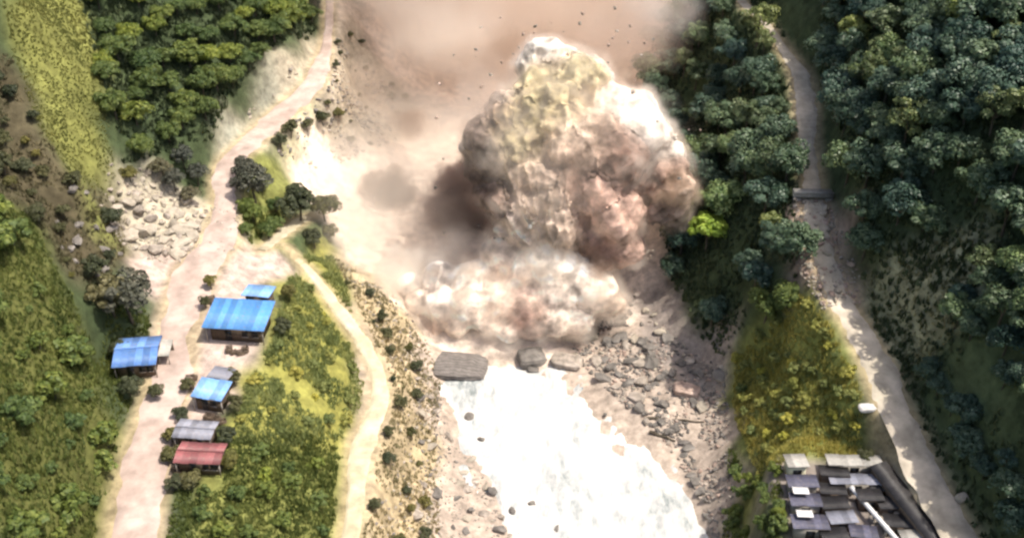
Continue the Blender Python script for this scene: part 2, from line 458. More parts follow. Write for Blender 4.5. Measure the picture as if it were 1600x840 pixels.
# ------------------------------------------------------------------ land cover colours (what grows or lies there)
C_DIRT = np.array([0.36, 0.30, 0.20]); C_TAN = np.array([0.40, 0.32, 0.20]); C_PALE = np.array([0.66, 0.54, 0.46]); C_FOREST = np.array([0.055, 0.075, 0.035])
C_GRASS = np.array([0.27, 0.26, 0.07]); C_LIME = np.array([0.19, 0.195, 0.058]); C_OLIVE = np.array([0.17, 0.18, 0.055]); C_BROWN = np.array([0.085, 0.072, 0.043]); C_GRAVEL = np.array([0.42, 0.345, 0.285])
C_SCREE = np.array([0.44, 0.39, 0.30]); C_DKROCK = np.array([0.21, 0.18, 0.16]); C_RSLOPE = np.array([0.31, 0.30, 0.19])
COVER = [  # painted in order over forest floor
 ([(560,420),(1010,430),(1140,560),(1160,900),(560,900)], C_GRAVEL),
 ([(440,200),(520,100),(560,-40),(1080,-40),(1010,120),(1020,300),(1040,420),(1010,480),(900,560),(640,520),(540,420),(510,330),(440,270)], np.array([0.78, 0.66, 0.56])),
 ([(505,0),(560,0),(640,160),(560,230),(520,220),(500,140)], np.array([0.40, 0.33, 0.27])),
 ([(370,150),(440,80),(500,60),(520,120),(500,180),(400,230),(330,260),(320,200)], C_SCREE * 0.9),
 ([(335,200),(400,130),(440,120),(430,160),(380,210),(345,240)], np.array([0.27, 0.28, 0.23])),
 ([(430,215),(480,190),(540,175),(545,200),(480,225),(440,245)], C_OLIVE * 1.2),
 ([(365,240),(420,225),(450,260),(470,330),(440,390),(385,390),(372,310)], C_OLIVE * 1.1),
 ([(500,60),(560,40),(640,150),(620,230),(540,250),(500,180)], np.array([0.36, 0.31, 0.24])),
 ([(160,250),(240,250),(340,320),(380,330),(370,390),(200,400),(150,330)], C_SCREE),
 ([(180,385),(250,390),(390,380),(460,410),(440,450),(410,440),(405,540),(390,580),(330,640),(300,700),(260,780),(240,870),(200,870),(215,700),(245,580),(250,470)], np.array([0.47, 0.375, 0.325])),
 ([(470,395),(520,390),(545,470),(560,600),(560,650),(540,860),(300,860),(290,780),(350,700),(370,600),(420,530),(440,440)], C_GRASS),
 ([(300,860),(300,770),(360,700),(460,700),(540,720),(530,860)], C_OLIVE * 1.1),
 ([(520,390),(600,450),(660,520),(700,600),(690,700),(700,860),(550,860),(600,640),(600,580),(560,490)], C_TAN),
 ([(640,500),(700,560),(720,680),(760,740),(860,860),(660,860),(690,720),(650,580)], C_GRAVEL),
 ([(860,540),(940,520),(1100,570),(1150,640),(1145,860),(1090,860),(1000,660)], C_GRAVEL),
 ([(980,470),(1030,450),(1100,520),(1140,580),(1100,600),(1000,560)], C_DKROCK * 1.2),
 ([(1140,540),(1240,450),(1290,480),(1350,640),(1340,720),(1200,740),(1150,640)], 1.3 * C_GRASS * np.array([0.58, 0.66, 0.7])),
 ([(1130,560),(1200,480),(1220,560),(1170,640),(1150,660)], C_OLIVE),
 ([(1150,700),(1215,730),(1230,860),(1130,860)], C_OLIVE * 0.8),
 ([(1210,715),(1380,700),(1500,860),(1210,860)], C_DKROCK * 1.2),
 ([(1240,310),(1290,300),(1350,470),(1280,490),(1240,400)], np.array([0.34, 0.25, 0.20])),
 ([(1350,430),(1430,370),(1540,330),(1520,480),(1440,600),(1370,540)], C_RSLOPE * 1.1),
 ([(1400,560),(1600,520),(1600,860),(1520,860),(1440,680)], np.array([0.085, 0.11, 0.055])),
 ([(10,-40),(110,-40),(160,120),(185,275),(165,300),(110,280),(60,200),(20,90)], C_LIME),
 ([(-40,90),(20,90),(60,200),(110,280),(185,275),(200,400),(160,460),(100,420),(40,330),(-40,300)], C_BROWN),  # brown soil, darkened further to carry the gully's shade
 ([(100,250),(125,260),(170,370),(150,380)], C_OLIVE * 1.4),
 ([(-40,300),(40,330),(100,440),(150,560),(190,700),(190,870),(-40,870)], C_OLIVE * 0.6),
]
tint = np.tile(C_FOREST, (*XX.shape, 1))
near = (XX > -112) & (XX < 120) & (YY > 76) & (YY < 302)
for poly, c in COVER:
    pw = gpoly(poly)
    m = blur(in_poly(XX + fbm(XX, YY, 6, 3, 5) * 4, YY + fbm(XX, YY, 6, 3, 6) * 4, pw).astype(float), 4)
    tint = tint * (1 - m[..., None]) + c * m[..., None]
tint = tint * (1 - ROADMASK[..., None] * 0.8) + C_TAN * 1.05 * ROADMASK[..., None] * 0.8
ny, nx = XX.shape
verts = np.stack([XX, YY, ZZ], -1).reshape(-1, 3)
idx = np.arange(nx * ny).reshape(ny, nx)
faces = np.stack([idx[:-1, :-1], idx[:-1, 1:], idx[1:, 1:], idx[1:, :-1]], -1).reshape(-1, 4)
me = mesh_np('terrain', verts, faces, M['ground'], True)
vcol(me, tint.reshape(-1, 3))
tag(link('terrain', me), 'steep gorge ground of grass, bare soil and gravel', kind='structure')

def cover_at(x, y):
    i = np.clip(np.searchsorted(GX, x), 0, nx - 1); j = np.clip(np.searchsorted(GY, y), 0, ny - 1)
    return tint[j, i]

# road surfaces
for nm, L in road_lines.items():
    mt = ROADS[nm][1]
    T = np.gradient(L[:, :2], axis=0); T /= np.linalg.norm(T, axis=1)[:, None] + 1e-9
    N = np.stack([-T[:, 1], T[:, 0]], 1)
    K = 9
    vv = []
    for k in range(K):
        s = (k / (K - 1)) * 2 - 1
        w = L[:, 3] * (1 + 0.4 * vnoise(np.arange(len(L)) * 0.45, np.full(len(L), 3.1 + (s > 0) * 7), 4)) * s
        xy = L[:, :2] + N * w[:, None]
        z = L[:, 2] + 0.02 + fbm(xy[:, 0], xy[:, 1], 2.5, 2, 8) * 0.05 - (abs(s) > 0.9) * 0.22
        vv.append(np.column_stack([xy, z]))
    vv = np.stack(vv, 1).reshape(-1, 3)
    ii = np.arange(len(L) * K).reshape(len(L), K)
    ff = np.stack([ii[:-1, :-1], ii[:-1, 1:], ii[1:, 1:], ii[1:, :-1]], -1).reshape(-1, 4)
    me = mesh_np(nm, vv, ff, M[mt], True)
    tag(link(nm, me), kind='structure')

# ------------------------------------------------------------------ river
m, nt, b = new_mat('white_water')
co = obj_coord(nt)
mp = nt.nodes.new('ShaderNodeMapping'); mp.inputs['Scale'].default_value = (1.0, 0.42, 1.0); mp.inputs['Rotation'].default_value = (0, 0, -0.35)
nt.links.new(co, mp.inputs['Vector'])
n1 = noise_n(nt, 0.7, 8, 0.72, mp.outputs[0]); n2 = noise_n(nt, 0.12, 5, 0.65, mp.outputs[0])
mm = nt.nodes.new('ShaderNodeMath'); mm.operation = 'ADD'
nt.links.new(n1, mm.inputs[0]); nt.links.new(n2, mm.inputs[1])
hf = nt.nodes.new('ShaderNodeMath'); hf.operation = 'MULTIPLY'; hf.inputs[1].default_value = 0.5
nt.links.new(mm.outputs[0], hf.inputs[0])
c = ramp(nt, hf.outputs[0], [(0.36, (0.20, 0.23, 0.23)), (0.43, (0.40, 0.42, 0.42)), (0.49, (0.56, 0.55, 0.53)), (0.57, (0.72, 0.70, 0.665))])
nt.links.new(c, b.inputs['Base Color'])
b.inputs['Roughness'].default_value = 0.5
bump(nt, n1, 0.8, 0.5, b)
M['water'] = m
gx, gy = np.arange(-34, 52, 0.5), np.arange(70, 176, 0.5)
wx, wy = np.meshgrid(gx, gy)
wl = -0.45 + np.clip((wy - 90) / 75, -0.4, 1.3) * 1.25
wz = wl + fbm(wx * 1.3 + wy * 0.4, wy * 0.6, 4, 4, 41) * 0.7 + fbm(wx, wy * 0.6, 1.4, 3, 43) * 0.45
wi = np.arange(wx.size).reshape(wx.shape)
wf = np.stack([wi[:-1, :-1], wi[:-1, 1:], wi[1:, 1:], wi[1:, :-1]], -1).reshape(-1, 4)
riv_line = gpoly([(655,540),(760,530),(860,540),(990,655),(1105,780),(1128,900),(780,900),(760,800),(705,700),(670,610)])
mk = in_poly(wx, wy, riv_line); mk = blur(mk.astype(float), 3) > 0.05
fm = mk.ravel()[wf].all(1)
used = np.unique(wf[fm]); rm = np.full(wx.size, -1); rm[used] = np.arange(len(used))
RIV_V = np.stack([wx, wy, wz], -1).reshape(-1, 3)[used]
me = mesh_np('river', RIV_V, rm[wf[fm]], M['water'], True)
tag(link('river', me), 'foaming white river between gravel banks', kind='structure')

#__NEXT__
# ------------------------------------------------------------------ vegetation kit
def leaf_quads(centers, normals, size, r, aspect=0.62):
    """one folded leaf-spray quad at each centre"""
    n = len(centers)
    a = r.normal(size=(n, 3)); t = np.cross(normals, a); t /= np.linalg.norm(t, axis=1)[:, None] + 1e-9
    bt = np.cross(normals, t)
    s = size * r.uniform(0.6, 1.3, n)[:, None]
    p0 = centers - t * s * 0.5
    p2 = centers + t * s * 0.5 - normals * s * 0.12
    p1 = centers + bt * s * 0.5 * aspect + normals * s * 0.08
    p3 = centers - bt * s * 0.5 * aspect + normals * s * 0.08
    v = np.stack([p0, p1, p2, p3], 1).reshape(-1, 3)
    f = np.arange(4 * n).reshape(n, 4)
    return v, f

def crown_mesh(name, seed, mat, R=3.4, zc=5.2, flat=0.72, clumps=15, per=120, leaf=0.62, spread=1.0):
    r = np.random.default_rng(seed)
    cs, rs = [], []
    for k in range(clumps):
        th = 2.399 * k + r.uniform(-0.4, 0.4)
        ph = math.acos(1 - 1.35 * (k + 0.5) / clumps)
        rad = R * r.uniform(0.42, 0.92) * spread
        cs.append((math.cos(th) * math.sin(ph) * rad, math.sin(th) * math.sin(ph) * rad, zc + math.cos(ph) * rad * flat))
        rs.append(R * r.uniform(0.2, 0.48))
    cs.append((0, 0, zc)); rs.append(R * 0.5)
    C, Nn = [], []
    for c, q in zip(cs, rs):
        d = r.normal(size=(per, 3)); d /= np.linalg.norm(d, axis=1)[:, None]
        d[:, 2] = np.where(d[:, 2] < -0.35, -d[:, 2], d[:, 2])
        rr = q * r.uniform(0.72, 1.08, per)[:, None]
        C.append(np.array(c) + d * rr * np.array([1, 1, 0.8]))
        nn = d + r.normal(size=(per, 3)) * 0.38 + np.array([0, 0, 0.25])
        Nn.append(nn / np.linalg.norm(nn, axis=1)[:, None])
    v, f = leaf_quads(np.concatenate(C), np.concatenate(Nn), leaf, r)
    return mesh_np(name, v, f, mat), cs

def tube(p, q, r0, r1, seg=7):
    p, q = np.array(p, float), np.array(q, float)
    d = (q - p) / (np.linalg.norm(q - p) + 1e-9)
    a = np.cross(d, [0.3, 0.9, 0.1]); a /= np.linalg.norm(a); b = np.cross(d, a)
    th = np.linspace(0, 2 * math.pi, seg, endpoint=False)
    ring = np.cos(th)[:, None] * a + np.sin(th)[:, None] * b
    v = np.concatenate([p + ring * r0, q + ring * r1])
    f = [(i, (i + 1) % seg, seg + (i + 1) % seg, seg + i) for i in range(seg)]
    return v, np.array(f)

def join(parts):
    V, F, o = [], [], 0
    for v, f in parts:
        V.append(v); F.append(f + o); o += len(v)
    return np.concatenate(V), np.concatenate(F)

def trunk_mesh(name, cs, mat, r0=0.26, top=4.6, lean=0.3):
    parts = [tube((0, 0, -0.8), (lean * 0.4, 0.1, top * 0.5), r0, r0 * 0.72), tube((lean * 0.4, 0.1, top * 0.5), (lean, 0.2, top), r0 * 0.72, r0 * 0.5)]
    for c in cs[::3]:
        parts.append(tube((lean * 0.7, 0.15, top * 0.75), (c[0] * 0.85, c[1] * 0.85, c[2]), r0 * 0.45, r0 * 0.14, 5))
    return mesh_np(name, *join(parts), mat, True)

M['leaf_forest'] = leaf_mat('dark_leaf', (0.046, 0.088, 0.060), (0.135, 0.195, 0.125), 0.22, 0.45)  # forest green lightened and cooled to carry the bluish haze
M['leaf_pale'] = leaf_mat('pale_leaf', (0.07, 0.11, 0.05), (0.17, 0.21, 0.10), 0.2, 0.5)
M['leaf_green'] = leaf_mat('green_leaf', (0.06, 0.10, 0.028), (0.18, 0.22, 0.055), 0.25)
M['leaf_yellow'] = leaf_mat('yellow_green_leaf', (0.18, 0.20, 0.05), (0.38, 0.38, 0.12), 0.32)
M['leaf_lime'] = leaf_mat('lime_leaf', (0.20, 0.32, 0.05), (0.40, 0.52, 0.11), 0.35)
M['leaf_grey'] = leaf_mat('dusty_leaf', (0.055, 0.058, 0.042), (0.12, 0.118, 0.085), 0.12)
M['leaf_olive'] = leaf_mat('olive_leaf', (0.05, 0.055, 0.025), (0.12, 0.12, 0.05), 0.15)

KIT = {}
def kit(key, n, mat, **kw):
    KIT[key] = []
    tk = {k: kw.pop(k) for k in ('r0', 'top', 'lean') if k in kw}
    for k in range(n):
        cm, cs = crown_mesh('crown_' + key, hash(key) % 1000 if False else sum(map(ord, key)) + k * 31, M[mat], **kw)
        tm = trunk_mesh('trunk_' + key, cs, M['bark'], **tk)
        KIT[key].append((cm, tm))
kit('forest', 6, 'leaf_forest', R=3.9, zc=4.6, clumps=19, per=150, leaf=0.56, top=4.0)
kit('pale', 3, 'leaf_pale', R=3.2, zc=5.2, clumps=13, per=120, leaf=0.5, top=4.6, flat=1.0)
kit('green', 5, 'leaf_green', R=3.3, zc=3.6, clumps=17, per=140, leaf=0.52, top=3.0)
kit('shrub', 4, 'leaf_green', R=1.9, zc=1.5, clumps=10, per=90, leaf=0.5, top=1.3, r0=0.12)
kit('yshrub', 3, 'leaf_yellow', R=1.7, zc=1.2, clumps=9, per=90, leaf=0.5, top=1.0, r0=0.1)
kit('grey', 2, 'leaf_grey', R=3.2, zc=4.6, clumps=15, per=120, leaf=0.55, top=3.8, spread=1.12)
kit('olive', 2, 'leaf_olive', R=3.4, zc=4.6, clumps=16, per=150, leaf=0.6, top=3.8)
kit('lime', 1, 'leaf_lime', R=2.2, zc=3.0, clumps=11, per=120, leaf=0.5, top=2.4, r0=0.16)

def plant(key, x, y, s, name, label, cat, group=None, zoff=-0.25, sz=None):
    cm, tm = random.choice(KIT[key])
    o = link(name, None, loc=(x, y, float(height(x, y)) + zoff), rot=(random.uniform(-0.06, 0.06), random.uniform(-0.06, 0.06), random.uniform(0, 6.28)),
             scale=(s * random.uniform(0.9, 1.1), s * random.uniform(0.9, 1.1), (sz or s) * random.uniform(0.85, 1.15)))
    o.empty_display_size = 0.3
    link('trunk', tm, o)
    link('crown', cm, o)
    return tag(o, label, cat, group)

# clearance: keep plants off roads and buildings
ROADPTS = np.concatenate([L for L in road_lines.values()])
def clear_of_roads(x, y, m):
    return np.all(np.hypot(ROADPTS[:, 0] - x, ROADPTS[:, 1] - y) > ROADPTS[:, 3] + m)
def clear_of_pads(x, y, m=2.0):
    return all(math.hypot(p[0] - x, p[1] - y) > 6.0 + m for p in PADS.values())

def scatter(pix_poly, spacing, tries=30000, maxn=999, margin=1.5, taken=None, avoid=()):
    pw = np.array(gpoly(pix_poly))
    lo, hi = pw.min(0), pw.max(0)
    out = [] if taken is None else taken
    n0 = len(out)
    res = []
    cx, cy_ = rng.uniform(lo[0], hi[0], tries), rng.uniform(lo[1], hi[1], tries)
    ok = in_poly(cx, cy_, pw)
    for x, y in zip(cx[ok][:6000], cy_[ok][:6000]):
        if margin is not None and not clear_of_roads(x, y, margin):
            continue
        if any(in_poly(x, y, a) for a in avoid):
            continue
        sp = spacing * rng.uniform(0.8, 1.25)
        if out and np.min(np.hypot(*(np.array(out) - (x, y)).T)) < sp:
            continue
        out.append((x, y)); res.append((x, y))
        if len(res) >= maxn:
            break
    return res

LIME_AT = ground(1104, 388)
taken = []
GROAD = road_lines['mountain_road']
def road_gap(x, y, nm='mountain_road'):
    L = road_lines[nm]
    return float(np.min(np.hypot(L[:, 0] - x, L[:, 1] - y) - L[:, 3]))
def size_word(s, lo, hi):
    return 'small' if s < lo else ('tall' if s > hi else 'middling')
for x, y in scatter([(1075,-60),(1160,-60),(1225,90),(1240,180),(1245,300),(1238,420),(1190,455),(1140,520),(1095,505),(1050,440),(1020,330),(1040,200),(1000,130)], 4.3, maxn=105, margin=2.4, taken=taken):
    s = random.uniform(0.66, 1.08)
    w = size_word(s, 0.78, 0.98)
    rg = road_gap(x, y)
    where = 'lining the river side of the mountain road' if rg < 6 else ('at the foot of the forest near the blast' if y < 175 else ('in the middle of the forest right of the plume' if y < 215 else 'at the upstream end of the forest right of the dust'))
    if math.hypot(x - LIME_AT[0], y - LIME_AT[1] + 3.5) < 6.0:
        continue
    ky = 'pale' if random.random() < 0.22 else 'forest'
    plant(ky, x, y, s, 'jungle_tree', f'{w} {"grey green" if ky == "pale" else "dark green"} tree {where}', 'tree', 'forest trees between river and mountain road')
grassR = np.array(gpoly([(1355,450),(1430,385),(1530,345),(1520,450),(1450,560),(1390,560)]))
for x, y in scatter([(1265,-60),(1640,-60),(1640,300),(1640,560),(1560,560),(1500,420),(1540,330),(1430,370),(1350,420),(1325,330),(1300,200),(1290,110)], 3.7, maxn=135, margin=2.2, taken=taken, avoid=[grassR]):
    s = random.uniform(0.7, 1.1)
    w = size_word(s, 0.82, 1.0)
    rg = road_gap(x, y)
    where = 'lining the uphill edge of the mountain road' if rg < 7 else ('high on the far mountainside' if y > 175 else ('on the mountainside above the culvert' if y > 140 else 'on the mountainside above the open grass slope'))
    if math.hypot(x - LIME_AT[0], y - LIME_AT[1] + 3.5) < 6.0:
        continue
    ky = 'pale' if random.random() < 0.22 else 'forest'
    plant(ky, x, y, s, 'jungle_tree', f'{w} {"grey green" if ky == "pale" else "dark green"} tree {where}', 'tree', 'forest trees above the mountain road')
for x, y in scatter([(1490,440),(1640,420),(1640,880),(1560,880),(1510,770),(1470,660),(1440,600),(1480,540)], 2.7, maxn=80, margin=2.0, taken=taken, avoid=[grassR]):
    s = random.uniform(0.4, 0.72)
    w = size_word(s, 0.5, 0.62)
    where = 'beside the lower stretch of the mountain road' if road_gap(x, y) < 8 else 'on the shaded slope at the lower corner above the mountain road'
    plant('forest', x, y, s, 'jungle_tree', f'{w} shaded tree {where}', 'tree', 'shaded trees beside the lower mountain road')
for x, y in scatter([(120,-60),(500,-60),(490,50),(430,85),(370,140),(325,215),(250,245),(190,250),(165,140)], 4.0, maxn=85, margin=1.8, taken=taken):
    s = random.uniform(0.55, 0.98)
    w = size_word(s, 0.66, 0.86)
    where = 'beside the dirt road high up the valley' if road_gap(x, y, 'dirt_road') < 7 else ('just behind the grassy spur' if x < -66 else ('above the scree heap' if y < 180 else 'on the far hillside'))
    plant('green', x, y, s, 'hillside_tree', f'{w} green tree {where}', 'tree', 'hillside trees behind the spur')
for x, y in scatter([(-60,330),(20,340),(70,440),(120,540),(160,640),(180,740),(180,880),(-60,880)], 3.6, maxn=36, margin=2.0, taken=taken):
    s = random.choice([random.uniform(0.4, 0.8), random.uniform(0.5, 0.9), random.uniform(0.9, 1.7)])
    w = 'small' if s < 0.75 else ('big' if s > 1.15 else 'middling')
    where = 'along the edge of the dirt road' if road_gap(x, y, 'dirt_road') < 5 else ('at the bottom corner of the near slope' if y < 98 else 'higher on the near slope')
    plant('shrub', x, y, s, 'bush', f'{w} leafy green bush {where}', 'bush', 'bushes on the near slope')
for x, y in scatter([(350,720),(450,690),(530,740),(520,880),(300,880),(300,800)], 3.4, maxn=20, margin=1.6, taken=taken):
    if clear_of_pads(x, y, -1.0):
        s = random.uniform(0.45, 0.95)
        where = 'on the slope beside the footpath' if road_gap(x, y, 'foot_path') < 5 else 'on the terrace slope below the red roof'
        plant('shrub', x, y, s, 'bush', f'{"small" if s < 0.65 else "large"} green bush {where}', 'bush', 'bushes below the red roof')
for x, y in scatter([(1145,560),(1230,470),(1285,500),(1345,640),(1330,700),(1200,715),(1155,650)], 2.3, maxn=75, margin=1.2, taken=taken):
    s = random.uniform(0.35, 0.8)
    where = 'on the road edge above the bank' if road_gap(x, y) < 5 else 'on the bank between river and mountain road'
    plant('yshrub', x, y, s, 'shrub', f'{"low" if s < 0.55 else "bushy"} yellow green shrub {where}', 'shrub', 'shrubs below the mountain road')
for x, y in scatter([(470,430),(520,470),(570,580),(545,660),(440,690),(370,670),(400,560),(445,500)], 3.2, maxn=30, margin=1.2, taken=taken):
    if clear_of_pads(x, y, -0.5):
        s = random.uniform(0.35, 0.75)
        where = 'beside the footpath' if road_gap(x, y, 'foot_path') < 4 else 'on the slope between the blue roofs and the footpath'
        plant('yshrub', x, y, s, 'shrub', f'{"low" if s < 0.55 else "bushy"} yellow green shrub {where}', 'shrub', 'shrubs above the foot path')
for x, y in scatter([(1150,720),(1210,735),(1225,880),(1140,880)], 2.2, maxn=22, margin=None, taken=taken):
    plant('shrub', x, y, random.uniform(0.5, 0.85), 'bush', 'dark bush between the river and the storage yard', 'bush', 'bushes beside the yard')
for x, y in scatter([(-40,100),(20,95),(60,210),(110,290),(180,300),(190,400),(150,470),(95,420),(40,320),(-40,290)], 2.6, maxn=30, margin=1.5, taken=taken):
    s = random.choice([random.uniform(0.15, 0.3), random.uniform(0.2, 0.5), random.uniform(0.3, 0.75)])
    plant('olive', x, y, s, 'scrub_bush', f'{"small" if s < 0.3 else "larger"} dull olive bush in the brown gully below the spur', 'bush', 'bushes in the gully')
for x, y in scatter([(515,60),(560,50),(640,160),(620,230),(530,240),(510,160)], 2.4, maxn=24, margin=0.8, taken=taken):
    s = random.uniform(0.1, 0.3)
    plant('olive', x, y, s, 'scrub_bush', f'{"small" if s < 0.2 else "larger"} dusty bush on the broken slope beside the upper dirt road', 'bush', 'bushes on the broken slope')
for u, v, s_ in ((270,690,.35),(268,720,.4),(285,655,.32),(365,600,.4),(372,640,.35),(360,690,.4),(362,730,.38),(300,762,.42),(275,765,.36),(295,610,.34),(330,450,.36),(322,480,.3),(452,470,.4),(445,520,.4),(245,620,.36),(205,620,.5),(190,560,.5)):
    g_ = ground(u, v)
    plant('olive', g_[0], g_[1], s_, 'yard_bush', f'{"small" if s_ < 0.38 else "larger"} dark bush crowding the houses of the hamlet', 'bush', 'bushes around the hamlet houses')
one_island = ground(1392, 695)
plant('olive', one_island[0] - 3.2, one_island[1], 0.4, 'roadside_bush', 'dark bush on the inner verge of the lower mountain road', 'bush')
for x, y in scatter([(520,420),(590,470),(640,540),(680,620),(670,760),(680,880),(570,880),(610,660),(610,580)], 3.0, maxn=24, margin=0.8, taken=taken):
    s = random.uniform(0.12, 0.36)
    plant('olive', x, y, s, 'scrub_bush', f'{"small" if s < 0.24 else "larger"} dry olive bush on the tan river bank', 'bush', 'bushes on the tan bank')

def one(key, u, v, s, name, label, cat, **kw):
    g = ground(u, v)
    return plant(key, g[0], g[1], s, name, label, cat, **kw)
one('grey', 208, 505, 1.18, 'dusty_tree', 'large dusty dark tree behind the blue roof left of the road', 'tree')
one('grey', 180, 495, 0.9, 'dusty_tree', 'dusty dark tree at the foot of the brown cliff, beside the larger one', 'tree')
one('grey', 400, 318, 1.05, 'dusty_tree', 'dark dusty tree leaning over the bend of the dirt road', 'tree')
one('grey', 385, 290, 0.8, 'dusty_tree', 'smaller dark tree on the outer edge of the road bend', 'tree')
one('olive', 470, 345, 1.0, 'spreading_tree', 'broad olive tree at the edge of the pale dust, above the path fork', 'tree')
one('olive', 508, 345, 0.85, 'spreading_tree', 'rounded dark olive tree standing against the pale dust', 'tree')
one('olive', 492, 388, 0.55, 'small_tree', 'small dark tree between the two footpaths', 'tree')
one('olive', 515, 372, 0.5, 'small_tree', 'small sparse tree on the slide edge beside the footpath', 'tree')
one('green', 398, 350, 0.62, 'road_edge_tree', 'bright green bushy tree beside the narrow road above the junction', 'tree')
one('green', 420, 372, 0.55, 'road_edge_tree', 'low bright green tree beside the pale upper path', 'tree')
one('green', 1195, 500, 1.0, 'bank_tree', 'light green broad tree at the top of the yellow bank', 'tree')
one('green', 1230, 480, 0.8, 'bank_tree', 'light green tree right beside the mountain road debris', 'tree')
one('lime', 1104, 390, 1.75, 'lime_tree', 'bright lime green tree at the right edge of the blast', 'tree')
for u, v, s_ in ((455,215,.5),(480,205,.42),(505,196,.45),(530,186,.4),(440,232,.5)):
    one('olive', u, v, s_, 'verge_tree', 'low olive tree in the strip between the upper dirt road and the pale slide', 'tree', group='trees between upper road and slide')
for u, v, s_ in ((385,330,.5),(410,300,.6),(430,330,.55),(430,360,.5),(385,365,.4)):
    one('green', u, v, s_, 'verge_tree', 'green bushy tree on the island between the road bend and the path fork', 'tree', group='trees between road bend and path fork')
one('olive', 205, 285, 0.45, 'small_tree', 'small tree at the top of the pale scree', 'tree')
for u, v, s in ((275, 300, .62), (300, 320, .5), (255, 280, .55), (310, 290, .6), (290, 265, .62)):
    one('grey', u, v, s, 'scree_tree', 'small dusty tree between the pale scree and the dirt road', 'tree', group='trees beside the scree')

# ground cover of weeds, grass and undergrowth
def cover_mesh(name, pix_polys, density, h, mat, label, cat, blades=7, width=0.22, seed=1, lean=0.45, margin=0.3):
    r = np.random.default_rng(seed)
    V, F, o = [], [], 0
    for poly in pix_polys:
        pw = np.array(gpoly(poly)); lo, hi = pw.min(0), pw.max(0)
        n = int((hi - lo).prod() * density)
        x, y = r.uniform(lo[0], hi[0], n), r.uniform(lo[1], hi[1], n)
        k = in_poly(x, y, pw) & (fbm(x, y, 7, 3, seed) > -0.32)
        x, y = x[k], y[k]
        i = np.clip(np.searchsorted(GX, x), 0, nx - 1); j = np.clip(np.searchsorted(GY, y), 0, ny - 1)
        k = ROADMASK[j, i] < margin
        x, y = x[k], y[k]
        z = height(x, y)
        for b_ in range(blades):
            m_ = len(x)
            a = r.uniform(0, 6.283, m_)
            hh = h * r.uniform(0.5, 1.3, m_) * (1 + 0.7 * fbm(x, y, 3.5, 2, seed + 5))
            off = r.normal(0, h * 0.28, (m_, 2))
            bx, by = x + off[:, 0], y + off[:, 1]
            dx, dy = np.cos(a), np.sin(a)
            w = width * r.uniform(0.6, 1.3, m_)
            p0 = np.column_stack([bx - dy * w * .5, by + dx * w * .5, z - 0.05])
            p1 = np.column_stack([bx + dy * w * .5, by - dx * w * .5, z - 0.05])
            l_ = lean * r.uniform(0.3, 1.6, m_)
            p2 = np.column_stack([bx + dx * hh * l_, by + dy * hh * l_, z + hh])
            V.append(np.stack([p0, p1, p2], 1).reshape(-1, 3))
            F.append(np.arange(3 * m_).reshape(m_, 3) + o); o += 3 * m_
    me = mesh_np(name, np.concatenate(V), np.concatenate(F), mat)
    return tag(link(name, me), label, cat, kind='stuff')

M['weed_yellow'] = leaf_mat('yellow_weed', (0.22, 0.225, 0.06), (0.46, 0.44, 0.16), 0.4, 0.7)
M['weed_bright'] = leaf_mat('bright_weed', (0.31, 0.30, 0.075), (0.56, 0.53, 0.19), 0.4, 0.7)
M['weed_lime'] = leaf_mat('lime_grass', (0.17, 0.18, 0.052), (0.25, 0.255, 0.08), 0.35, 0.7)
M['weed_green'] = leaf_mat('green_weed', (0.06, 0.09, 0.025), (0.17, 0.20, 0.055), 0.3, 0.7)
M['weed_dry'] = leaf_mat('dry_weed', (0.26, 0.21, 0.10), (0.46, 0.38, 0.21), 0.2, 0.8)
M['weed_slope'] = leaf_mat('grey_olive_grass', (0.18, 0.18, 0.09), (0.40, 0.38, 0.22), 0.3, 0.7)
M['weed_dull'] = leaf_mat('dull_scrub', (0.08, 0.075, 0.035), (0.20, 0.17, 0.09), 0.2, 0.8)
M['weed_dark'] = leaf_mat('dark_undergrowth', (0.030, 0.05, 0.026), (0.075, 0.10, 0.05), 0.15, 0.7)
cover_mesh('yellow_weeds', [[(470,405),(520,400),(550,480),(580,580),(545,680),(440,710),(360,690),(385,600),(430,530),(445,450)]], 9.0, 0.6, M['weed_bright'], 'knee high yellow weeds on the slope above the foot path', 'weeds', seed=11)
cover_mesh('yellow_weeds', [[(1150,560),(1240,460),(1290,490),(1355,650),(1340,715),(1210,725),(1150,660)]], 9.0, 0.6, M['weed_yellow'], 'yellow weeds on the bank below the mountain road', 'weeds', seed=12)
cover_mesh('spur_grass', [[(10,-60),(110,-60),(160,120),(180,275),(110,275),(60,195),(20,85)]], 9.0, 0.28, M['weed_lime'], 'short lime green grass on the sunlit spur', 'grass', seed=13, width=0.22)
cover_mesh('green_weeds', [[(-60,330),(40,335),(110,460),(160,580),(185,720),(185,880),(-60,880)], [(255,880),(275,770),(350,690),(540,700),(530,880)], [(180,470),(225,480),(238,520),(190,600),(230,640),(205,720),(185,720),(150,560)], [(370,330),(460,330),(440,380),(395,390)], [(1140,700),(1215,735),(1235,880),(1130,880)]], 8.0, 0.6, M['weed_green'], 'tangled green weeds along the terrace and near slope', 'weeds', seed=14)
cover_mesh('dry_scrub', [[(520,400),(590,450),(650,520),(690,590),(680,700),(690,880),(560,880),(605,640),(605,580),(565,490)]], 4.0, 0.45, M['weed_dry'], 'dry scrub on the tan bank beside the river', 'scrub', seed=15)
cover_mesh('undergrowth', [[(1075,-60),(1160,-60),(1240,100),(1245,430),(1150,520),(1130,560),(1050,450),(1000,200)], [(1265,-60),(1640,-60),(1640,880),(1530,880),(1440,660),(1350,450),(1290,150)], [(110,-60),(510,-60),(490,60),(370,140),(325,230),(190,255)]], 2.6, 0.8, M['weed_dark'], 'dark undergrowth under the forest trees', 'undergrowth', seed=16, width=0.5)
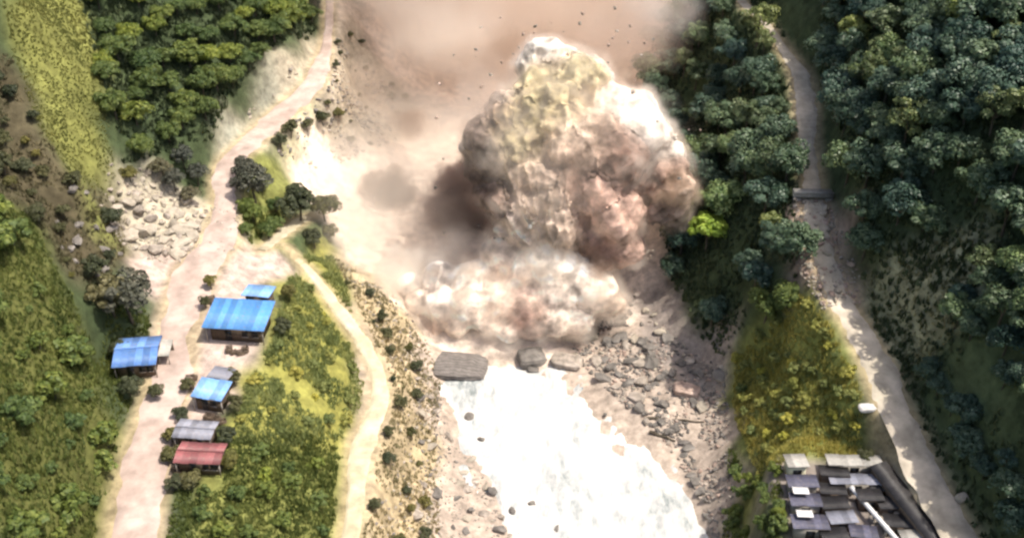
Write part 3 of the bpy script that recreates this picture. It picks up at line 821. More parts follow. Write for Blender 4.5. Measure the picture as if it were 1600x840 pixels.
cover_mesh('gully_scrub', [[(-40,90),(20,90),(60,200),(110,280),(180,280),(195,400),(160,460),(100,420),(40,330),(-40,300)]], 3.0, 0.6, M['weed_dull'], 'dull brown scrub in the gully below the spur', 'scrub', seed=18)
cover_mesh('slope_grass', [[(1350,440),(1430,380),(1540,335),(1520,480),(1450,590),(1380,550)]], 6.0, 0.45, M['weed_slope'], 'coarse grass on the open slope above the mountain road', 'grass', seed=17)

# ------------------------------------------------------------------ rocks
def rock_mesh(name, seed, mat, sub=3, rough=0.34, sq=(1, 0.8, 0.6)):
    bm = bmesh.new()
    bmesh.ops.create_icosphere(bm, subdivisions=sub, radius=1.0)
    o = Vector((seed * 3.7, seed * 1.3, seed * 2.1))
    rr = random.Random(seed)
    planes = [(Vector((rr.gauss(0, 1), rr.gauss(0, 1), rr.gauss(0, 1))).normalized(), rr.uniform(0.45, 0.8)) for _ in range(13)]
    for v in bm.verts:
        p = v.co.copy()
        for n_, d_ in planes:
            q = p.dot(n_) - d_
            if q > 0:
                p -= n_ * q * 0.97
        p += p.normalized() * (mnoise.fractal(v.co * 1.3 + o, 1.0, 2.1, 4) * rough * 0.6)
        v.co = Vector((p.x * sq[0], p.y * sq[1], p.z * sq[2]))
    me = bpy.data.meshes.new(name)
    bm.to_mesh(me); bm.free()
    me.materials.append(mat)
    return me
ROCKS = {k: [rock_mesh('rock_' + k, 10 * i + len(k), M[k], 2) for i in range(7)] for k in ('rock', 'rock_pale', 'rock_dark', 'rock_red')}

ROCK_SPECS = []
def rock_at(key, x, y, s, name, label, cat='boulder', group=None, sink=0.35, sz=1.0, rotz=None, z=None):
    me = random.choice(ROCKS[key])
    loc = (x, y, (float(height(x, y)) if z is None else z) + s * 0.6 * sz * (1 - 2 * sink))
    rot = (random.uniform(-0.3, 0.3), random.uniform(-0.3, 0.3), random.uniform(0, 6.28) if rotz is None else rotz)
    sc = (s * random.uniform(0.75, 1.3), s * random.uniform(0.75, 1.2), s * sz * random.uniform(0.8, 1.25))
    ROCK_SPECS.append((s, me, loc, rot, sc, name, label, cat, group))

def finish_rocks(most=285):
    specs = sorted(ROCK_SPECS, key=lambda q: -q[0])
    for s, me, loc, rot, sc, name, label, cat, group in specs[:most]:
        tag(link(name, me, loc=loc, rot=rot, scale=sc), label, cat, group)
    rest = specs[most:]
    # loose small stones strewn over gravel, scree and slide
    for poly, n, keys, lo, hi in (([(885,490),(990,460),(1030,500),(1140,575),(1150,840),(1110,840),(1050,700),(990,650),(900,560)], 1700, ('rock', 'rock_dark', 'rock_dark', 'rock_red'), 0.18, 0.7),
                                  ([(640,540),(690,590),(700,680),(740,720),(830,860),(650,860),(660,700)], 600, ('rock', 'rock_dark', 'rock_pale'), 0.1, 0.4),
                                  ([(160,250),(240,250),(340,325),(375,335),(365,392),(195,396),(150,330)], 600, ('rock_pale', 'rock_pale', 'rock'), 0.15, 0.5),
                                  ([(1238,315),(1290,305),(1350,470),(1285,485),(1245,420)], 900, ('rock_red', 'rock_pale', 'rock'), 0.15, 0.5),
                                  ([(520,400),(600,450),(670,530),(690,620),(690,860),(580,860),(620,640),(610,560)], 900, ('rock_pale', 'rock', 'rock_dark'), 0.12, 0.55),
                                  ([(520,60),(600,120),(660,200),(560,240),(440,250),(380,170),(480,100)], 1000, ('rock', 'rock_pale', 'rock_dark'), 0.2, 0.95)):
        pw = np.array(gpoly(poly)); lo_, hi_ = pw.min(0), pw.max(0)
        x, y = rng.uniform(lo_[0], hi_[0], n * 4), rng.uniform(lo_[1], hi_[1], n * 4)
        k = in_poly(x, y, pw) & (fbm(x, y, 5, 3, 77) > -0.15)
        ii_, jj_ = np.clip(np.searchsorted(GX, x), 0, nx - 1), np.clip(np.searchsorted(GY, y), 0, ny - 1)
        if poly[0] == (520, 60):
            k &= ROADMASK[jj_, ii_] < 0.1
        for px, py in zip(x[k][:n], y[k][:n]):
            s = lo + (hi - lo) * random.random() ** 2
            rest.append((s, random.choice(ROCKS[random.choice(keys)]), (px, py, float(height(px, py)) + s * 0.1), (random.uniform(-.4, .4), random.uniform(-.4, .4), random.uniform(0, 6.28)), (s, s * 0.8, s * 0.8)) + (0,) * 4)
    buckets = {}
    for q in rest:
        buckets.setdefault(q[1].materials[0].name, []).append(q)
    V, F, MI, o, mats = [], [], [], 0, []
    for mi, (mn, qs) in enumerate(buckets.items()):
        mats.append(bpy.data.materials[mn])
        for q in qs:
            me = q[1]
            v = np.empty(len(me.vertices) * 3, np.float32); me.vertices.foreach_get('co', v)
            f = np.empty(len(me.polygons) * 3, np.int32); me.polygons.foreach_get('vertices', f)
            mt = np.array(Matrix.LocRotScale(Vector(q[2]), __import__('mathutils').Euler(q[3]), Vector(q[4])))
            v = v.reshape(-1, 3) @ mt[:3, :3].T + mt[:3, 3]
            V.append(v); F.append(f.reshape(-1, 3) + o); MI.append(np.full(len(f) // 3, mi, np.int32)); o += len(v)
    me = mesh_np('loose_stones', np.concatenate(V), np.concatenate(F))
    for m_ in mats:
        me.materials.append(m_)
    me.polygons.foreach_set('material_index', np.concatenate(MI))
    tag(link('loose_stones', me), 'loose stones strewn over gravel, scree and slide debris', 'stones', kind='stuff')
rt = []
def psize(lo, hi, k=2.2):
    return lo + (hi - lo) * random.random() ** k
for x, y in scatter([(885,490),(990,460),(1030,500),(1135,575),(1125,630),(1050,640),(1000,655),(900,560)], 1.1, maxn=140, margin=None, taken=rt):
    s = psize(0.45, 2.0)
    tone = random.choice(['rock', 'rock_dark', 'rock_dark', 'rock_pale'])
    w = {'rock': 'grey brown', 'rock_dark': 'dark', 'rock_pale': 'pale'}[tone]
    rock_at(tone, x, y, s, 'boulder', f'{"small" if s < 0.8 else ("large" if s > 1.3 else "middling")} {w} boulder in the rubble at the foot of the blast', group='boulders at the foot of the blast', sz=0.85)
for x, y in scatter([(990,640),(1040,640),(1110,740),(1120,840),(1100,790),(1060,720)], 1.2, maxn=40, margin=None, taken=rt):
    s = psize(0.45, 1.4)
    rock_at(random.choice(['rock', 'rock_dark']), x, y, s, 'boulder', f'{"small" if s < 0.5 else "larger"} dark boulder along the gravel edge of the white water', group='boulders along the gravel edge', sz=0.7)
for x, y in scatter([(640,560),(690,590),(700,680),(740,720),(800,840),(650,860),(650,700)], 1.7, maxn=70, margin=None, taken=rt):
    s = psize(0.3, 1.4)
    rock_at(random.choice(['rock', 'rock_dark', 'rock_pale']), x, y, s, 'boulder', f'{"small" if s < 0.6 else "larger"} boulder on the gravel beach below the tan bank', group='boulders on the gravel beach', sz=0.7)
for x, y in scatter([(165,255),(240,255),(335,330),(370,335),(360,385),(200,390),(160,330)], 1.35, maxn=110, margin=0.6, taken=rt):
    s = psize(0.5, 2.0)
    rock_at(random.choice(['rock_pale', 'rock_pale', 'rock']), x, y, s, 'boulder', f'{"small" if s < 0.8 else ("large" if s > 1.3 else "middling")} pale boulder in the scree heap behind the road junction', group='boulders in the scree heap')
for x, y in scatter([(1238,315),(1290,310),(1345,460),(1285,480),(1245,420)], 1.2, maxn=60, margin=None, taken=rt):
    s = psize(0.3, 1.1)
    rock_at(random.choice(['rock_red', 'rock_pale', 'rock']), x, y, s, 'boulder', f'{"small" if s < 0.5 else "larger"} slide rock lying on the mountain road', group='slide rocks on the mountain road', sink=0.2)
for x, y in scatter([(80,300),(170,300),(190,390),(150,470),(95,400)], 2.3, maxn=16, margin=None, taken=rt):
    rock_at('rock_dark', x, y, random.uniform(0.7, 1.6), 'boulder', 'dark rock ledge in the gully below the grassy spur', group='rock ledges in the gully', sink=0.45)
for u, v, s in ((735,655,1.3),(752,690,0.8),(770,770,1.1),(800,800,0.9),(860,700,.7),(945,650,.55),(920,745,.7),(880,660,.5),(830,790,.8),(1010,790,.6),(905,790,.8),(780,830,1.0),(955,800,.6),(735,800,.9),(870,830,.7)):
    g = ground(u, v)
    rock_at('rock_dark', g[0], g[1], s, 'boulder', 'dark rock breaking the surface of the white water', group='rocks in the white water', sink=0.25, z=g[2] + 0.35)

finish_rocks()
# the big slab boulder and its neighbours
def slab_boulder(name, u, v, sx, sy, sz, rotz, mat, label, seed, layers=4):
    bm = bmesh.new()
    n, mrows = 40, 14
    rings = []
    for j in range(mrows + 1):
        t = j / mrows
        prof = (1 - abs(2 * t - 0.9) ** 4 * 0.35) if t < 0.92 else 1 - 0.35 - (t - 0.92) * 3
        step = 0.035 * math.sin(t * layers * 2 * math.pi)
        row = []
        for i in range(n):
            a = 2 * math.pi * i / n
            ca, sa = math.cos(a), math.sin(a)
            e = 0.42
            px = math.copysign(abs(ca) ** e, ca); py = math.copysign(abs(sa) ** e, sa)
            w = mnoise.fractal(Vector((ca * 1.4 + seed, sa * 1.4, t * 1.6)), 1.0, 2.0, 4) * 0.13
            k = max(0.12, prof + step + w)
            row.append(bm.verts.new((px * sx * k, py * sy * k, (t - 0.35) * sz + w * 0.6)))
        rings.append(row)
    for j in range(mrows):
        for i in range(n):
            bm.faces.new((rings[j][i], rings[j][(i + 1) % n], rings[j + 1][(i + 1) % n], rings[j + 1][i]))
    top = bm.faces.new(rings[-1]); bm.faces.new(rings[0][::-1])
    bmesh.ops.triangulate(bm, faces=[top])
    me = bpy.data.meshes.new(name); bm.to_mesh(me); bm.free()
    me.materials.append(mat)
    g = ground(u, v)
    o = link(name, me, loc=(g[0], g[1], g[2] + 0.3), rot=(0.16, 0.06, rotz))
    return tag(o, label, 'boulder')
m, nt, b = new_mat('layered_rock')
co = obj_coord(nt)
wv = nt.nodes.new('ShaderNodeTexWave'); wv.bands_direction = 'Y'; wv.inputs['Scale'].default_value = 0.5; wv.inputs['Distortion'].default_value = 7.0; wv.inputs['Detail'].default_value = 3
nt.links.new(co, wv.inputs['Vector'])
nz = noise_n(nt, 0.8, 6, 0.65, co)
c = mixc(nt, wv.outputs['Fac'], (0.13, 0.115, 0.105), (0.19, 0.17, 0.155))
c = mixc(nt, 1.0, c, ramp(nt, nz, [(0.3, 0.7), (0.7, 1.25)]), 'MULTIPLY')
nt.links.new(c, b.inputs['Base Color']); b.inputs['Roughness'].default_value = 0.85
bump(nt, nz, 0.7, 0.2, b)
M['layered'] = m
slab_boulder('slab_boulder', 715, 577, 5.2, 2.9, 2.6, -0.05, M['layered'], 'huge flat dark grey boulder at the head of the white water', 3)
slab_boulder('rounded_boulder', 830, 562, 2.6, 1.8, 2.6, 0.3, M['rock_dark'], 'dark rounded boulder with white froth behind it at the water head', 8)
slab_boulder('rounded_boulder', 885, 568, 2.9, 1.5, 1.9, -0.25, M['rock'], 'long brown boulder at the left end of the rubble', 12)
slab_boulder('pale_boulder', 905, 525, 3.4, 1.6, 1.8, 0.1, M['rock_pale'], 'pale flat boulder lying just below the dust front', 17)
slab_boulder('reddish_boulder', 1072, 612, 2.2, 1.3, 1.6, -0.3, M['rock_red'], 'reddish boulder on the gravel bar beneath the forest edge', 21)
slab_boulder('small_dark_boulder', 833, 580, 1.0, 0.6, 0.8, 0.0, M['rock_dark'], 'small dark boulder standing in the water below the rounded one', 25)
slab_boulder('white_stone', 1503, 780, 0.9, 0.6, 0.9, 0.4, M['rock_pale'], 'pale stone beside the outer edge of the lower mountain road', 31)

# driftwood on the gravel bar
def log_thing(u0, v0, u1, v1, r, label):
    a, b_ = ground(u0, v0), ground(u1, v1)
    mid = (a + b_) / 2
    parts = []
    K = 6
    pts = [a - mid + (b_ - a) * k / K + np.array([0, 0, r * 0.7 + 0.15 * math.sin(k * 2.1)]) for k in range(K + 1)]
    for k in range(K):
        parts.append(tube(pts[k], pts[k + 1], r * (1 - 0.1 * k), r * (1 - 0.1 * (k + 1)), 7))
    parts.append(tube(pts[3], pts[3] + np.array([0.5, 0.4, 1.0]), r * 0.4, r * 0.1, 5))
    parts.append(tube(pts[4], pts[4] + np.array([-0.3, -0.6, 0.7]), r * 0.4, r * 0.1, 5))
    me = mesh_np('driftwood_log', *join(parts), M['bark'], True)
    tag(link('driftwood_log', me, loc=mid), label, 'log')
log_thing(1010, 654, 1100, 660, 0.28, 'long dark driftwood log lying across the gravel bar')
log_thing(1015, 676, 1055, 690, 0.34, 'short thick dark log at the water edge of the gravel bar')
#__NEXT__
# ------------------------------------------------------------------ buildings
def box_v(x0, x1, y0, y1, z0, z1):
    v = np.array([(x, y, z) for z in (z0, z1) for y in (y0, y1) for x in (x0, x1)], float)
    f = np.array([(0, 2, 3, 1), (4, 5, 7, 6), (0, 1, 5, 4), (2, 6, 7, 3), (0, 4, 6, 2), (1, 3, 7, 5)])
    return v, f
def box(name, dims, mat, parent=None, loc=None, rot=None):
    return link(name, mesh_np(name, *box_v(*dims), mat), parent, loc, rot)

def sheet_mesh(name, w, l, mat, waves=5, amp=0.045):
    """a corrugated metal sheet, w across the waves and l along them, with thickness"""
    n = waves * 6 + 1
    x = np.linspace(-w / 2, w / 2, n)
    z = amp * np.sin(np.linspace(0, waves * 2 * math.pi, n))
    rows = []
    for y in (-l / 2, l / 2):
        rows += [np.column_stack([x, np.full(n, y), z]), np.column_stack([x, np.full(n, y), z - 0.02])]
    v = np.concatenate(rows)
    f = []
    for i in range(n - 1):
        f.append((i, i + 1, 2 * n + i + 1, 2 * n + i))
        f.append((n + i, 3 * n + i, 3 * n + i + 1, n + i + 1))
        f.append((i, n + i, n + i + 1, i + 1))
        f.append((2 * n + i, 2 * n + i + 1, 3 * n + i + 1, 3 * n + i))
    return mesh_np(name, v, np.array(f), mat, False)

def metal(name, c, c2=None, rust=0.75):
    m, nt, b = new_mat(name)
    co = obj_coord(nt)
    n1 = noise_n(nt, 1.3, 5, 0.6, co)
    oi = nt.nodes.new('ShaderNodeObjectInfo')
    cc = mixc(nt, ramp(nt, n1, [(0.42, 0.0), (0.7, 1.0)]), c, c2 or tuple(k * 0.75 for k in c))
    n3 = noise_n(nt, 2.6, 6, 0.7, nt.nodes.new('ShaderNodeNewGeometry').outputs['Position'])
    cc = mixc(nt, ramp(nt, n3, [(0.56, 0.0), (0.68, rust)]), cc, (0.30, 0.24, 0.19))
    cc = mixc(nt, 1.0, cc, ramp(nt, oi.outputs['Random'], [(0.0, 0.7), (1.0, 1.3)]), 'MULTIPLY')
    nt.links.new(cc, b.inputs['Base Color'])
    b.inputs['Roughness'].default_value = 0.5
    b.inputs['Metallic'].default_value = 0.0
    return m
M['sheet_blue'] = metal('blue_sheet', (0.085, 0.27, 0.62), (0.13, 0.33, 0.62))
M['sheet_lightblue'] = metal('light_blue_sheet', (0.16, 0.34, 0.66), (0.26, 0.42, 0.66))
M['sheet_deepblue'] = metal('faded_blue_sheet', (0.10, 0.22, 0.52), (0.16, 0.29, 0.52))
M['sheet_grey'] = metal('grey_sheet', (0.26, 0.27, 0.32), (0.20, 0.20, 0.24))
M['sheet_red'] = metal('red_sheet', (0.27, 0.09, 0.095), (0.22, 0.10, 0.10))
M['sheet_dark'] = metal('dark_sheet', (0.028, 0.026, 0.028), (0.05, 0.047, 0.047), 0.08)
M['sheet_slate'] = metal('slate_sheet', (0.12, 0.12, 0.17), (0.075, 0.075, 0.11))
M['sheet_pale'] = metal('pale_sheet', (0.46, 0.44, 0.40), (0.34, 0.33, 0.30))
M['white_paint'] = plain_mat('white_paint', (0.74, 0.73, 0.72), 0.08, 1.0, 0.5, 0.4)
M['cream_paint'] = plain_mat('cream_paint', (0.70, 0.68, 0.50), 0.1, 1.0, 0.6, 0.3)
M['planks'] = plain_mat('weathered_planks', (0.16, 0.12, 0.09), 0.3, 3.0, 0.9, 0.2, 0.02)
M['plaster'] = plain_mat('dull_plaster', (0.36, 0.33, 0.29), 0.2, 1.2, 0.9, 0.2, 0.02)
M['dark_void'] = plain_mat('dark_window', (0.02, 0.02, 0.022), 0.1, 1.0, 0.3, 0.5)
M['concrete'] = plain_mat('concrete', (0.38, 0.36, 0.33), 0.2, 0.9, 0.9, 0.2, 0.03)
M['timber'] = plain_mat('pale_timber', (0.36, 0.32, 0.28), 0.25, 2.0, 0.85, 0.2, 0.02)
M['cloth'] = plain_mat('tarpaulin', (0.62, 0.60, 0.58), 0.1, 1.0, 0.7, 0.3)

SHEETS = {}
def roof_plane(parent, name, w, l, pitch, loc, yaw_in, mat, sheet_w=1.0):
    """a roof plane of individual corrugated sheets; ridge side up. w along the eave, l down the slope"""
    rp = link(name, mesh_np(name, *box_v(-w / 2, w / 2, -l / 2, l / 2, -0.13, -0.075), M['planks']), parent, loc, (pitch, 0, yaw_in))
    n = max(2, int(round(w / sheet_w)))
    sw = w / n
    key = (mat, round(sw, 3), round(l, 3))
    if key not in SHEETS:
        SHEETS[key] = sheet_mesh('roof_sheet', sw * 1.02, l + 0.12, M[mat])
    for i in range(n):
        link('roof_sheet', SHEETS[key], rp, (-w / 2 + sw * (i + 0.5), random.uniform(-0.06, 0.06), random.choice((0.0, 0.012)) + 0.004 * i % 0.012), (0, random.uniform(-0.006, 0.006), random.uniform(-0.008, 0.008)))
    return rp

def house(name, c, w, d, hgt, rotz, mat, label, wall='planks', pitch=0.22, kind='gable', over=0.7, windows=2, cat='house'):
    root = link(name, None, loc=(c[0], c[1], c[2] - 0.05), rot=(0, 0, rotz))
    tag(root, label, cat, 'houses of the hamlet')
    # four walls of upright boards on a frame
    t = 0.12
    box('wall', (-w / 2, w / 2, -d / 2, -d / 2 + t, 0, hgt), M[wall], root)
    box('wall', (-w / 2, w / 2, d / 2 - t, d / 2, 0, hgt), M[wall], root)
    hl = d / 2 - t - 0.003
    box('wall', (-w / 2, -w / 2 + t, -hl, hl, 0, hgt), M[wall], root)
    box('wall', (w / 2 - t, w / 2, -hl, hl, 0, hgt), M[wall], root)
    door = box('door', (-0.5, 0.5, -0.05, 0.0, 0, 2.05), M['dark_void'], root, (-w * 0.15, -d / 2 - 0.01, 0.02))
    box('handle', (0.34, 0.42, -0.1, -0.052, 0.95, 1.1), M['sheet_pale'], door)
    for k in range(windows):
        x = w * (0.18 + 0.2 * k)
        wd = box('window', (-0.45, 0.45, -0.04, 0.0, 0, 0.9), M['dark_void'], root, (x, -d / 2 - 0.01, 1.05))
        box('sill', (-0.55, 0.55, -0.14, -0.042, -0.1, -0.01), M['timber'], wd)
    for sx in (-1, 1):
        box('post', (-0.07, 0.07, -0.07, 0.07, 0, hgt - 0.1), M['timber'], root, (sx * (w / 2 + over * 0.5), -d / 2 - over * 0.6, 0))
    W = w + 2 * over
    if kind == 'gable':
        half = d / 2 + over
        l = half / math.cos(pitch)
        zr = hgt + math.tan(pitch) * d / 2 + 0.16
        roof_plane(root, 'roof', W, l, pitch, (0, -half / 2, zr - math.tan(pitch) * half / 2), 0, mat)
        roof_plane(root, 'roof', W, l, -pitch, (0, half / 2, zr - math.tan(pitch) * half / 2), 0, mat)
        link('ridge_cap', mesh_np('ridge_cap', *tube((-W / 2, 0, zr + 0.02), (W / 2, 0, zr + 0.02), 0.13, 0.13, 8), M[mat]), root)
        tri = np.array([(s * (w / 2 - t / 2), y, z) for s in (1,) for (y, z) in ((-d / 2, hgt), (d / 2, hgt), (0, hgt + math.tan(pitch) * d / 2 - 0.05))])
        for s in (-1, 1):
            v = np.concatenate([tri * (s, 1, 1) + (0.04, 0, 0), tri * (s, 1, 1) - (0.04, 0, 0)])
            f = np.array([(0, 1, 2), (3, 5, 4), (0, 3, 4), (0, 4, 1), (1, 4, 5), (1, 5, 2), (2, 5, 3), (2, 3, 0)])
            link('gable_end', mesh_np('gable_end', v, f, M[wall]), root)
    else:
        l = (d + 2 * over) / math.cos(pitch)
        roof_plane(root, 'roof', W, l, -pitch, (0, 0, hgt + abs(math.tan(pitch)) * d / 2 + 0.24), 0, mat)
    return root

def site(u, v):
    return ground(u, v)
house('blue_roofed_house', PADS['big_blue'], 7.9, 4.9, 2.9, -0.10, 'sheet_blue', 'long house with a bright blue sheet roof, largest in the hamlet', pitch=-0.1, kind='mono', over=0.9)
g = site(408, 478)
house('light_blue_annex', g, 3.6, 2.6, 2.7, -0.14, 'sheet_lightblue', 'small light blue roofed annex behind the largest blue roof', pitch=0.12, kind='mono', over=0.5, windows=1)
house('faded_blue_house', PADS['left_blue'], 5.2, 5.6, 2.7, 0.12, 'sheet_deepblue', 'faded blue roofed house on the cliff side of the dirt road', pitch=0.2, kind='gable', over=0.6)
house('small_blue_house', PADS['small_blue'], 3.8, 3.0, 2.5, -0.2, 'sheet_lightblue', 'small pale blue roofed house in the middle of the row', pitch=-0.06, kind='mono', over=0.5, windows=1)
g = site(350, 603)
house('tiny_grey_shed', g, 2.6, 2.0, 2.3, -0.25, 'sheet_grey', 'tiny grey blue roofed shed behind the small pale blue house', pitch=0.1, kind='mono', over=0.4, windows=1, cat='shed')
house('grey_roofed_house', PADS['grey'], 4.6, 2.6, 2.4, -0.12, 'sheet_grey', 'house with a dull grey roof next to the red one', pitch=0.16, kind='gable', over=0.5, windows=1)
house('red_roofed_house', PADS['red'], 5.4, 3.0, 2.5, -0.06, 'sheet_red', 'low house with a dark red sheet roof, nearest of the row', pitch=0.2, kind='gable', over=0.5)

# small sheds and clutter of the hamlet
def lean_to(name, u, v, w, d, h, rotz, mat, label):
    g = site(u, v)
    root = link(name, None, loc=(g[0], g[1], g[2] - 0.05), rot=(0, 0, rotz))
    tag(root, label, 'shed')
    for sx in (-1, 1):
        for sy in (-1, 1):
            box('post', (-0.06, 0.06, -0.06, 0.06, 0, h + 0.14 * sy), M['timber'], root, (sx * (w / 2 - 0.15), sy * (d / 2 - 0.15), 0))
    box('back_wall', (-w / 2 + 0.22, w / 2 - 0.22, d / 2 - 0.13, d / 2 - 0.05, 0, h), M['planks'], root)
    roof_plane(root, 'roof', w, d, 0.12, (0, 0, h + 0.2), 0, mat, 0.9)
    return root
lean_to('grey_lean_to', 262, 560, 1.7, 3.4, 2.0, 0.05, 'sheet_pale', 'narrow whitish awning along the road side of the faded blue house')

def crate_pile(u, v, n, mat, label, spread=1.6):
    for k in range(n):
        g = site(u, v)
        x, y = g[0] + random.uniform(-spread, spread), g[1] + random.uniform(-spread * 0.6, spread * 0.6)
        s = random.uniform(0.35, 0.7)
        root = link('crate', None, loc=(x, y, float(height(x, y))), rot=(0, 0, random.uniform(0, 3)))
        tag(root, label, 'crate', label[:40])
        box('base', (-s, s, -s * 0.7, s * 0.7, 0.0, 0.08), M[mat], root)
        for q in range(3):
            z = 0.1 + q * s * 0.34
            box('slat', (-s, s, -s * 0.7 - 0.03, -s * 0.7, z, z + s * 0.24), M[mat], root)
            box('slat', (-s, s, s * 0.7, s * 0.7 + 0.03, z, z + s * 0.24), M[mat], root)
            box('slat', (-s - 0.03, -s - 0.001, -s * 0.7, s * 0.7, z, z + s * 0.24), M[mat], root)
            box('slat', (s + 0.001, s + 0.03, -s * 0.7, s * 0.7, z, z + s * 0.24), M[mat], root)
crate_pile(335, 470, 5, 'planks', 'dark wooden crate left of the largest blue roof')
crate_pile(310, 600, 5, 'planks', 'dark wooden crate left of the small blue house')
crate_pile(340, 660, 5, 'planks', 'dark crate between the small blue and the grey roofed house')
crate_pile(372, 548, 5, 'planks', 'dark crate in front of the largest blue roofed house')
crate_pile(285, 735, 4, 'planks', 'dark crate between the red roof and the road')

# ------------------------------------------------------------------ storage yard below the mountain road
def yard_shed(name, u, v, w, d, h, rotz, mat, label, pitch=0.12, wall='plaster', sheet=1.0):
    g = site(u, v)
    root = link(name, None, loc=(g[0], g[1], g[2] - 0.2), rot=(0, 0, rotz))
    tag(root, label, 'shed', 'sheds in the storage yard')
    t = 0.12
    box('wall', (-w / 2, w / 2, -d / 2, -d / 2 + t, 0, h), M[wall], root)
    box('wall', (-w / 2, w / 2, d / 2 - t, d / 2, 0, h), M[wall], root)
    box('wall', (-w / 2, -w / 2 + t, -d / 2 + t + .003, d / 2 - t - .003, 0, h), M[wall], root)
    box('wall', (w / 2 - t, w / 2, -d / 2 + t + .003, d / 2 - t - .003, 0, h), M[wall], root)
    box('door', (-0.6, 0.6, -d / 2 - 0.05, -d / 2 - 0.01, 0.02, min(h - 0.2, 2.1)), M['dark_void'], root)
    roof_plane(root, 'roof', w + 0.6, (d + 0.6) / math.cos(pitch), -pitch, (0, 0, h + 0.22 + math.tan(abs(pitch)) * d / 2), 0, mat, sheet)
    return root
yard_shed('cream_cabin', 1240, 740, 2.4, 2.2, 2.5, 0.05, 'sheet_pale', 'small cream cabin at the upper corner of the storage yard', wall='cream_paint')
yard_shed('slate_shed', 1250, 768, 3.6, 2.0, 2.0, 0.0, 'sheet_slate', 'blue grey shed just below the cream cabin')
yard_shed('slate_shed', 1255, 797, 3.6, 2.0, 2.0, -0.05, 'sheet_slate', 'blue grey shed with a white panel on its roof')
yard_shed('slate_shed', 1262, 832, 4.2, 2.2, 2.0, -0.05, 'sheet_slate', 'blue grey shed at the lower picture edge of the yard')
yard_shed('long_grey_shed', 1330, 738, 7.0, 1.8, 2.3, -0.03, 'sheet_pale', 'long pale grey shed along the upper side of the yard')
yard_shed('long_dark_shed', 1335, 764, 7.0, 1.6, 1.9, -0.03, 'sheet_grey', 'long grey shed in front of the pale one')
DENSE = [(1300,752,3.4,1.6,'sheet_dark'),(1372,770,2.6,1.8,'sheet_dark'),(1298,777,3.0,1.7,'sheet_dark'),(1355,790,2.8,1.8,'sheet_dark'),(1300,800,3.2,1.8,'sheet_dark'),(1388,800,3.0,1.8,'sheet_dark'),(1312,822,3.2,1.8,'sheet_grey'),(1400,828,3.2,1.9,'sheet_dark'),(1345,846,3.0,1.9,'sheet_slate'),(1300,850,3.0,1.9,'sheet_dark'),(1425,856,3.2,1.9,'sheet_pale')]
WORD = {'sheet_slate': 'blue grey', 'sheet_dark': 'nearly black', 'sheet_grey': 'dull grey', 'sheet_pale': 'pale'}
for k, (u, v, w, d, mt) in enumerate(DENSE):
    side = 'left of' if u < 1328 + (v - 775) * 0.83 else 'right of'
    rowname = 'at the far end of the yard' if v < 765 else ('in the upper row of the yard' if v < 795 else ('in the middle of the yard' if v < 830 else 'at the lower picture edge'))
    yard_shed('packed_shed', u, v, w, d, random.uniform(1.5, 2.1), random.uniform(-0.15, 0.1), mt, f'{WORD[mt]} roofed shed {rowname}, {side} the pipe', wall='planks')
for u, v, lab in ((1246, 786, 'white roof panel lying on the blue grey shed'), (1252, 822, 'white roof panel on the lowest blue grey shed')):
    g = site(u, v)
    o = link('roof_panel', sheet_mesh('roof_panel', 2.1, 1.4, M['white_paint'], 9, 0.03), loc=(g[0], g[1] - 0.2, g[2] + 2.75), rot=(-0.12, 0, -0.05))
    tag(o, lab, 'panel')
# the dark steep roof on the road side
g0, g1 = site(1375, 755), site(1475, 850)
mid = (g0 + g1) / 2
ang = math.atan2(g1[1] - g0[1], g1[0] - g0[0])
root = link('dark_warehouse', None, loc=(mid[0] - 0.2, mid[1] - 0.2, mid[2] - 0.4), rot=(0, 0, ang))
tag(root, 'long warehouse with a black sheet roof along the road retaining wall', 'warehouse')
LW = float(np.linalg.norm((g1 - g0)[:2])) + 2.0
for yy in (-1.0, 0.85):
    box('wall', (-LW / 2, LW / 2, yy, yy + 0.15, 0, 1.45), M['planks'], root)
for xx in (-LW / 2, LW / 2 - 0.15):
    box('wall', (xx, xx + 0.15, -0.84, 0.84, 0, 1.45), M['planks'], root)
roof_plane(root, 'roof', LW + 0.6, 2.5, 0.14, (0, 0, 1.75), 0, 'sheet_dark', 1.1)
# white pipeline
a, b_ = site(1328, 775), site(1400, 862)
a[2] += 1.6; b_[2] += 1.9
root = link('white_pipe', None, loc=tuple((a + b_) / 2))
tag(root, 'long white pipe slanting across the storage yard', 'pipe')
h0 = (b_ - a) / 2
link('barrel', mesh_np('barrel', *tube(-h0, h0, 0.34, 0.34, 14), M['white_paint'], True), root)
for k in range(5):
    c = -h0 + 2 * h0 * k / 4
    dn = h0 / np.linalg.norm(h0)
    link('flange', mesh_np('flange', *tube(c - dn * 0.08, c + dn * 0.08, 0.44, 0.44, 14), M['white_paint'], False), root)
    zz = float(height(*(np.array(root.location)[:2] + c[:2])))
    top = root.location[2] + c[2] - 0.33
    box('support', (-0.12, 0.12, -0.12, 0.12, zz - top - 0.33 + 0.1, -0.34), M['concrete'], root, tuple(c))
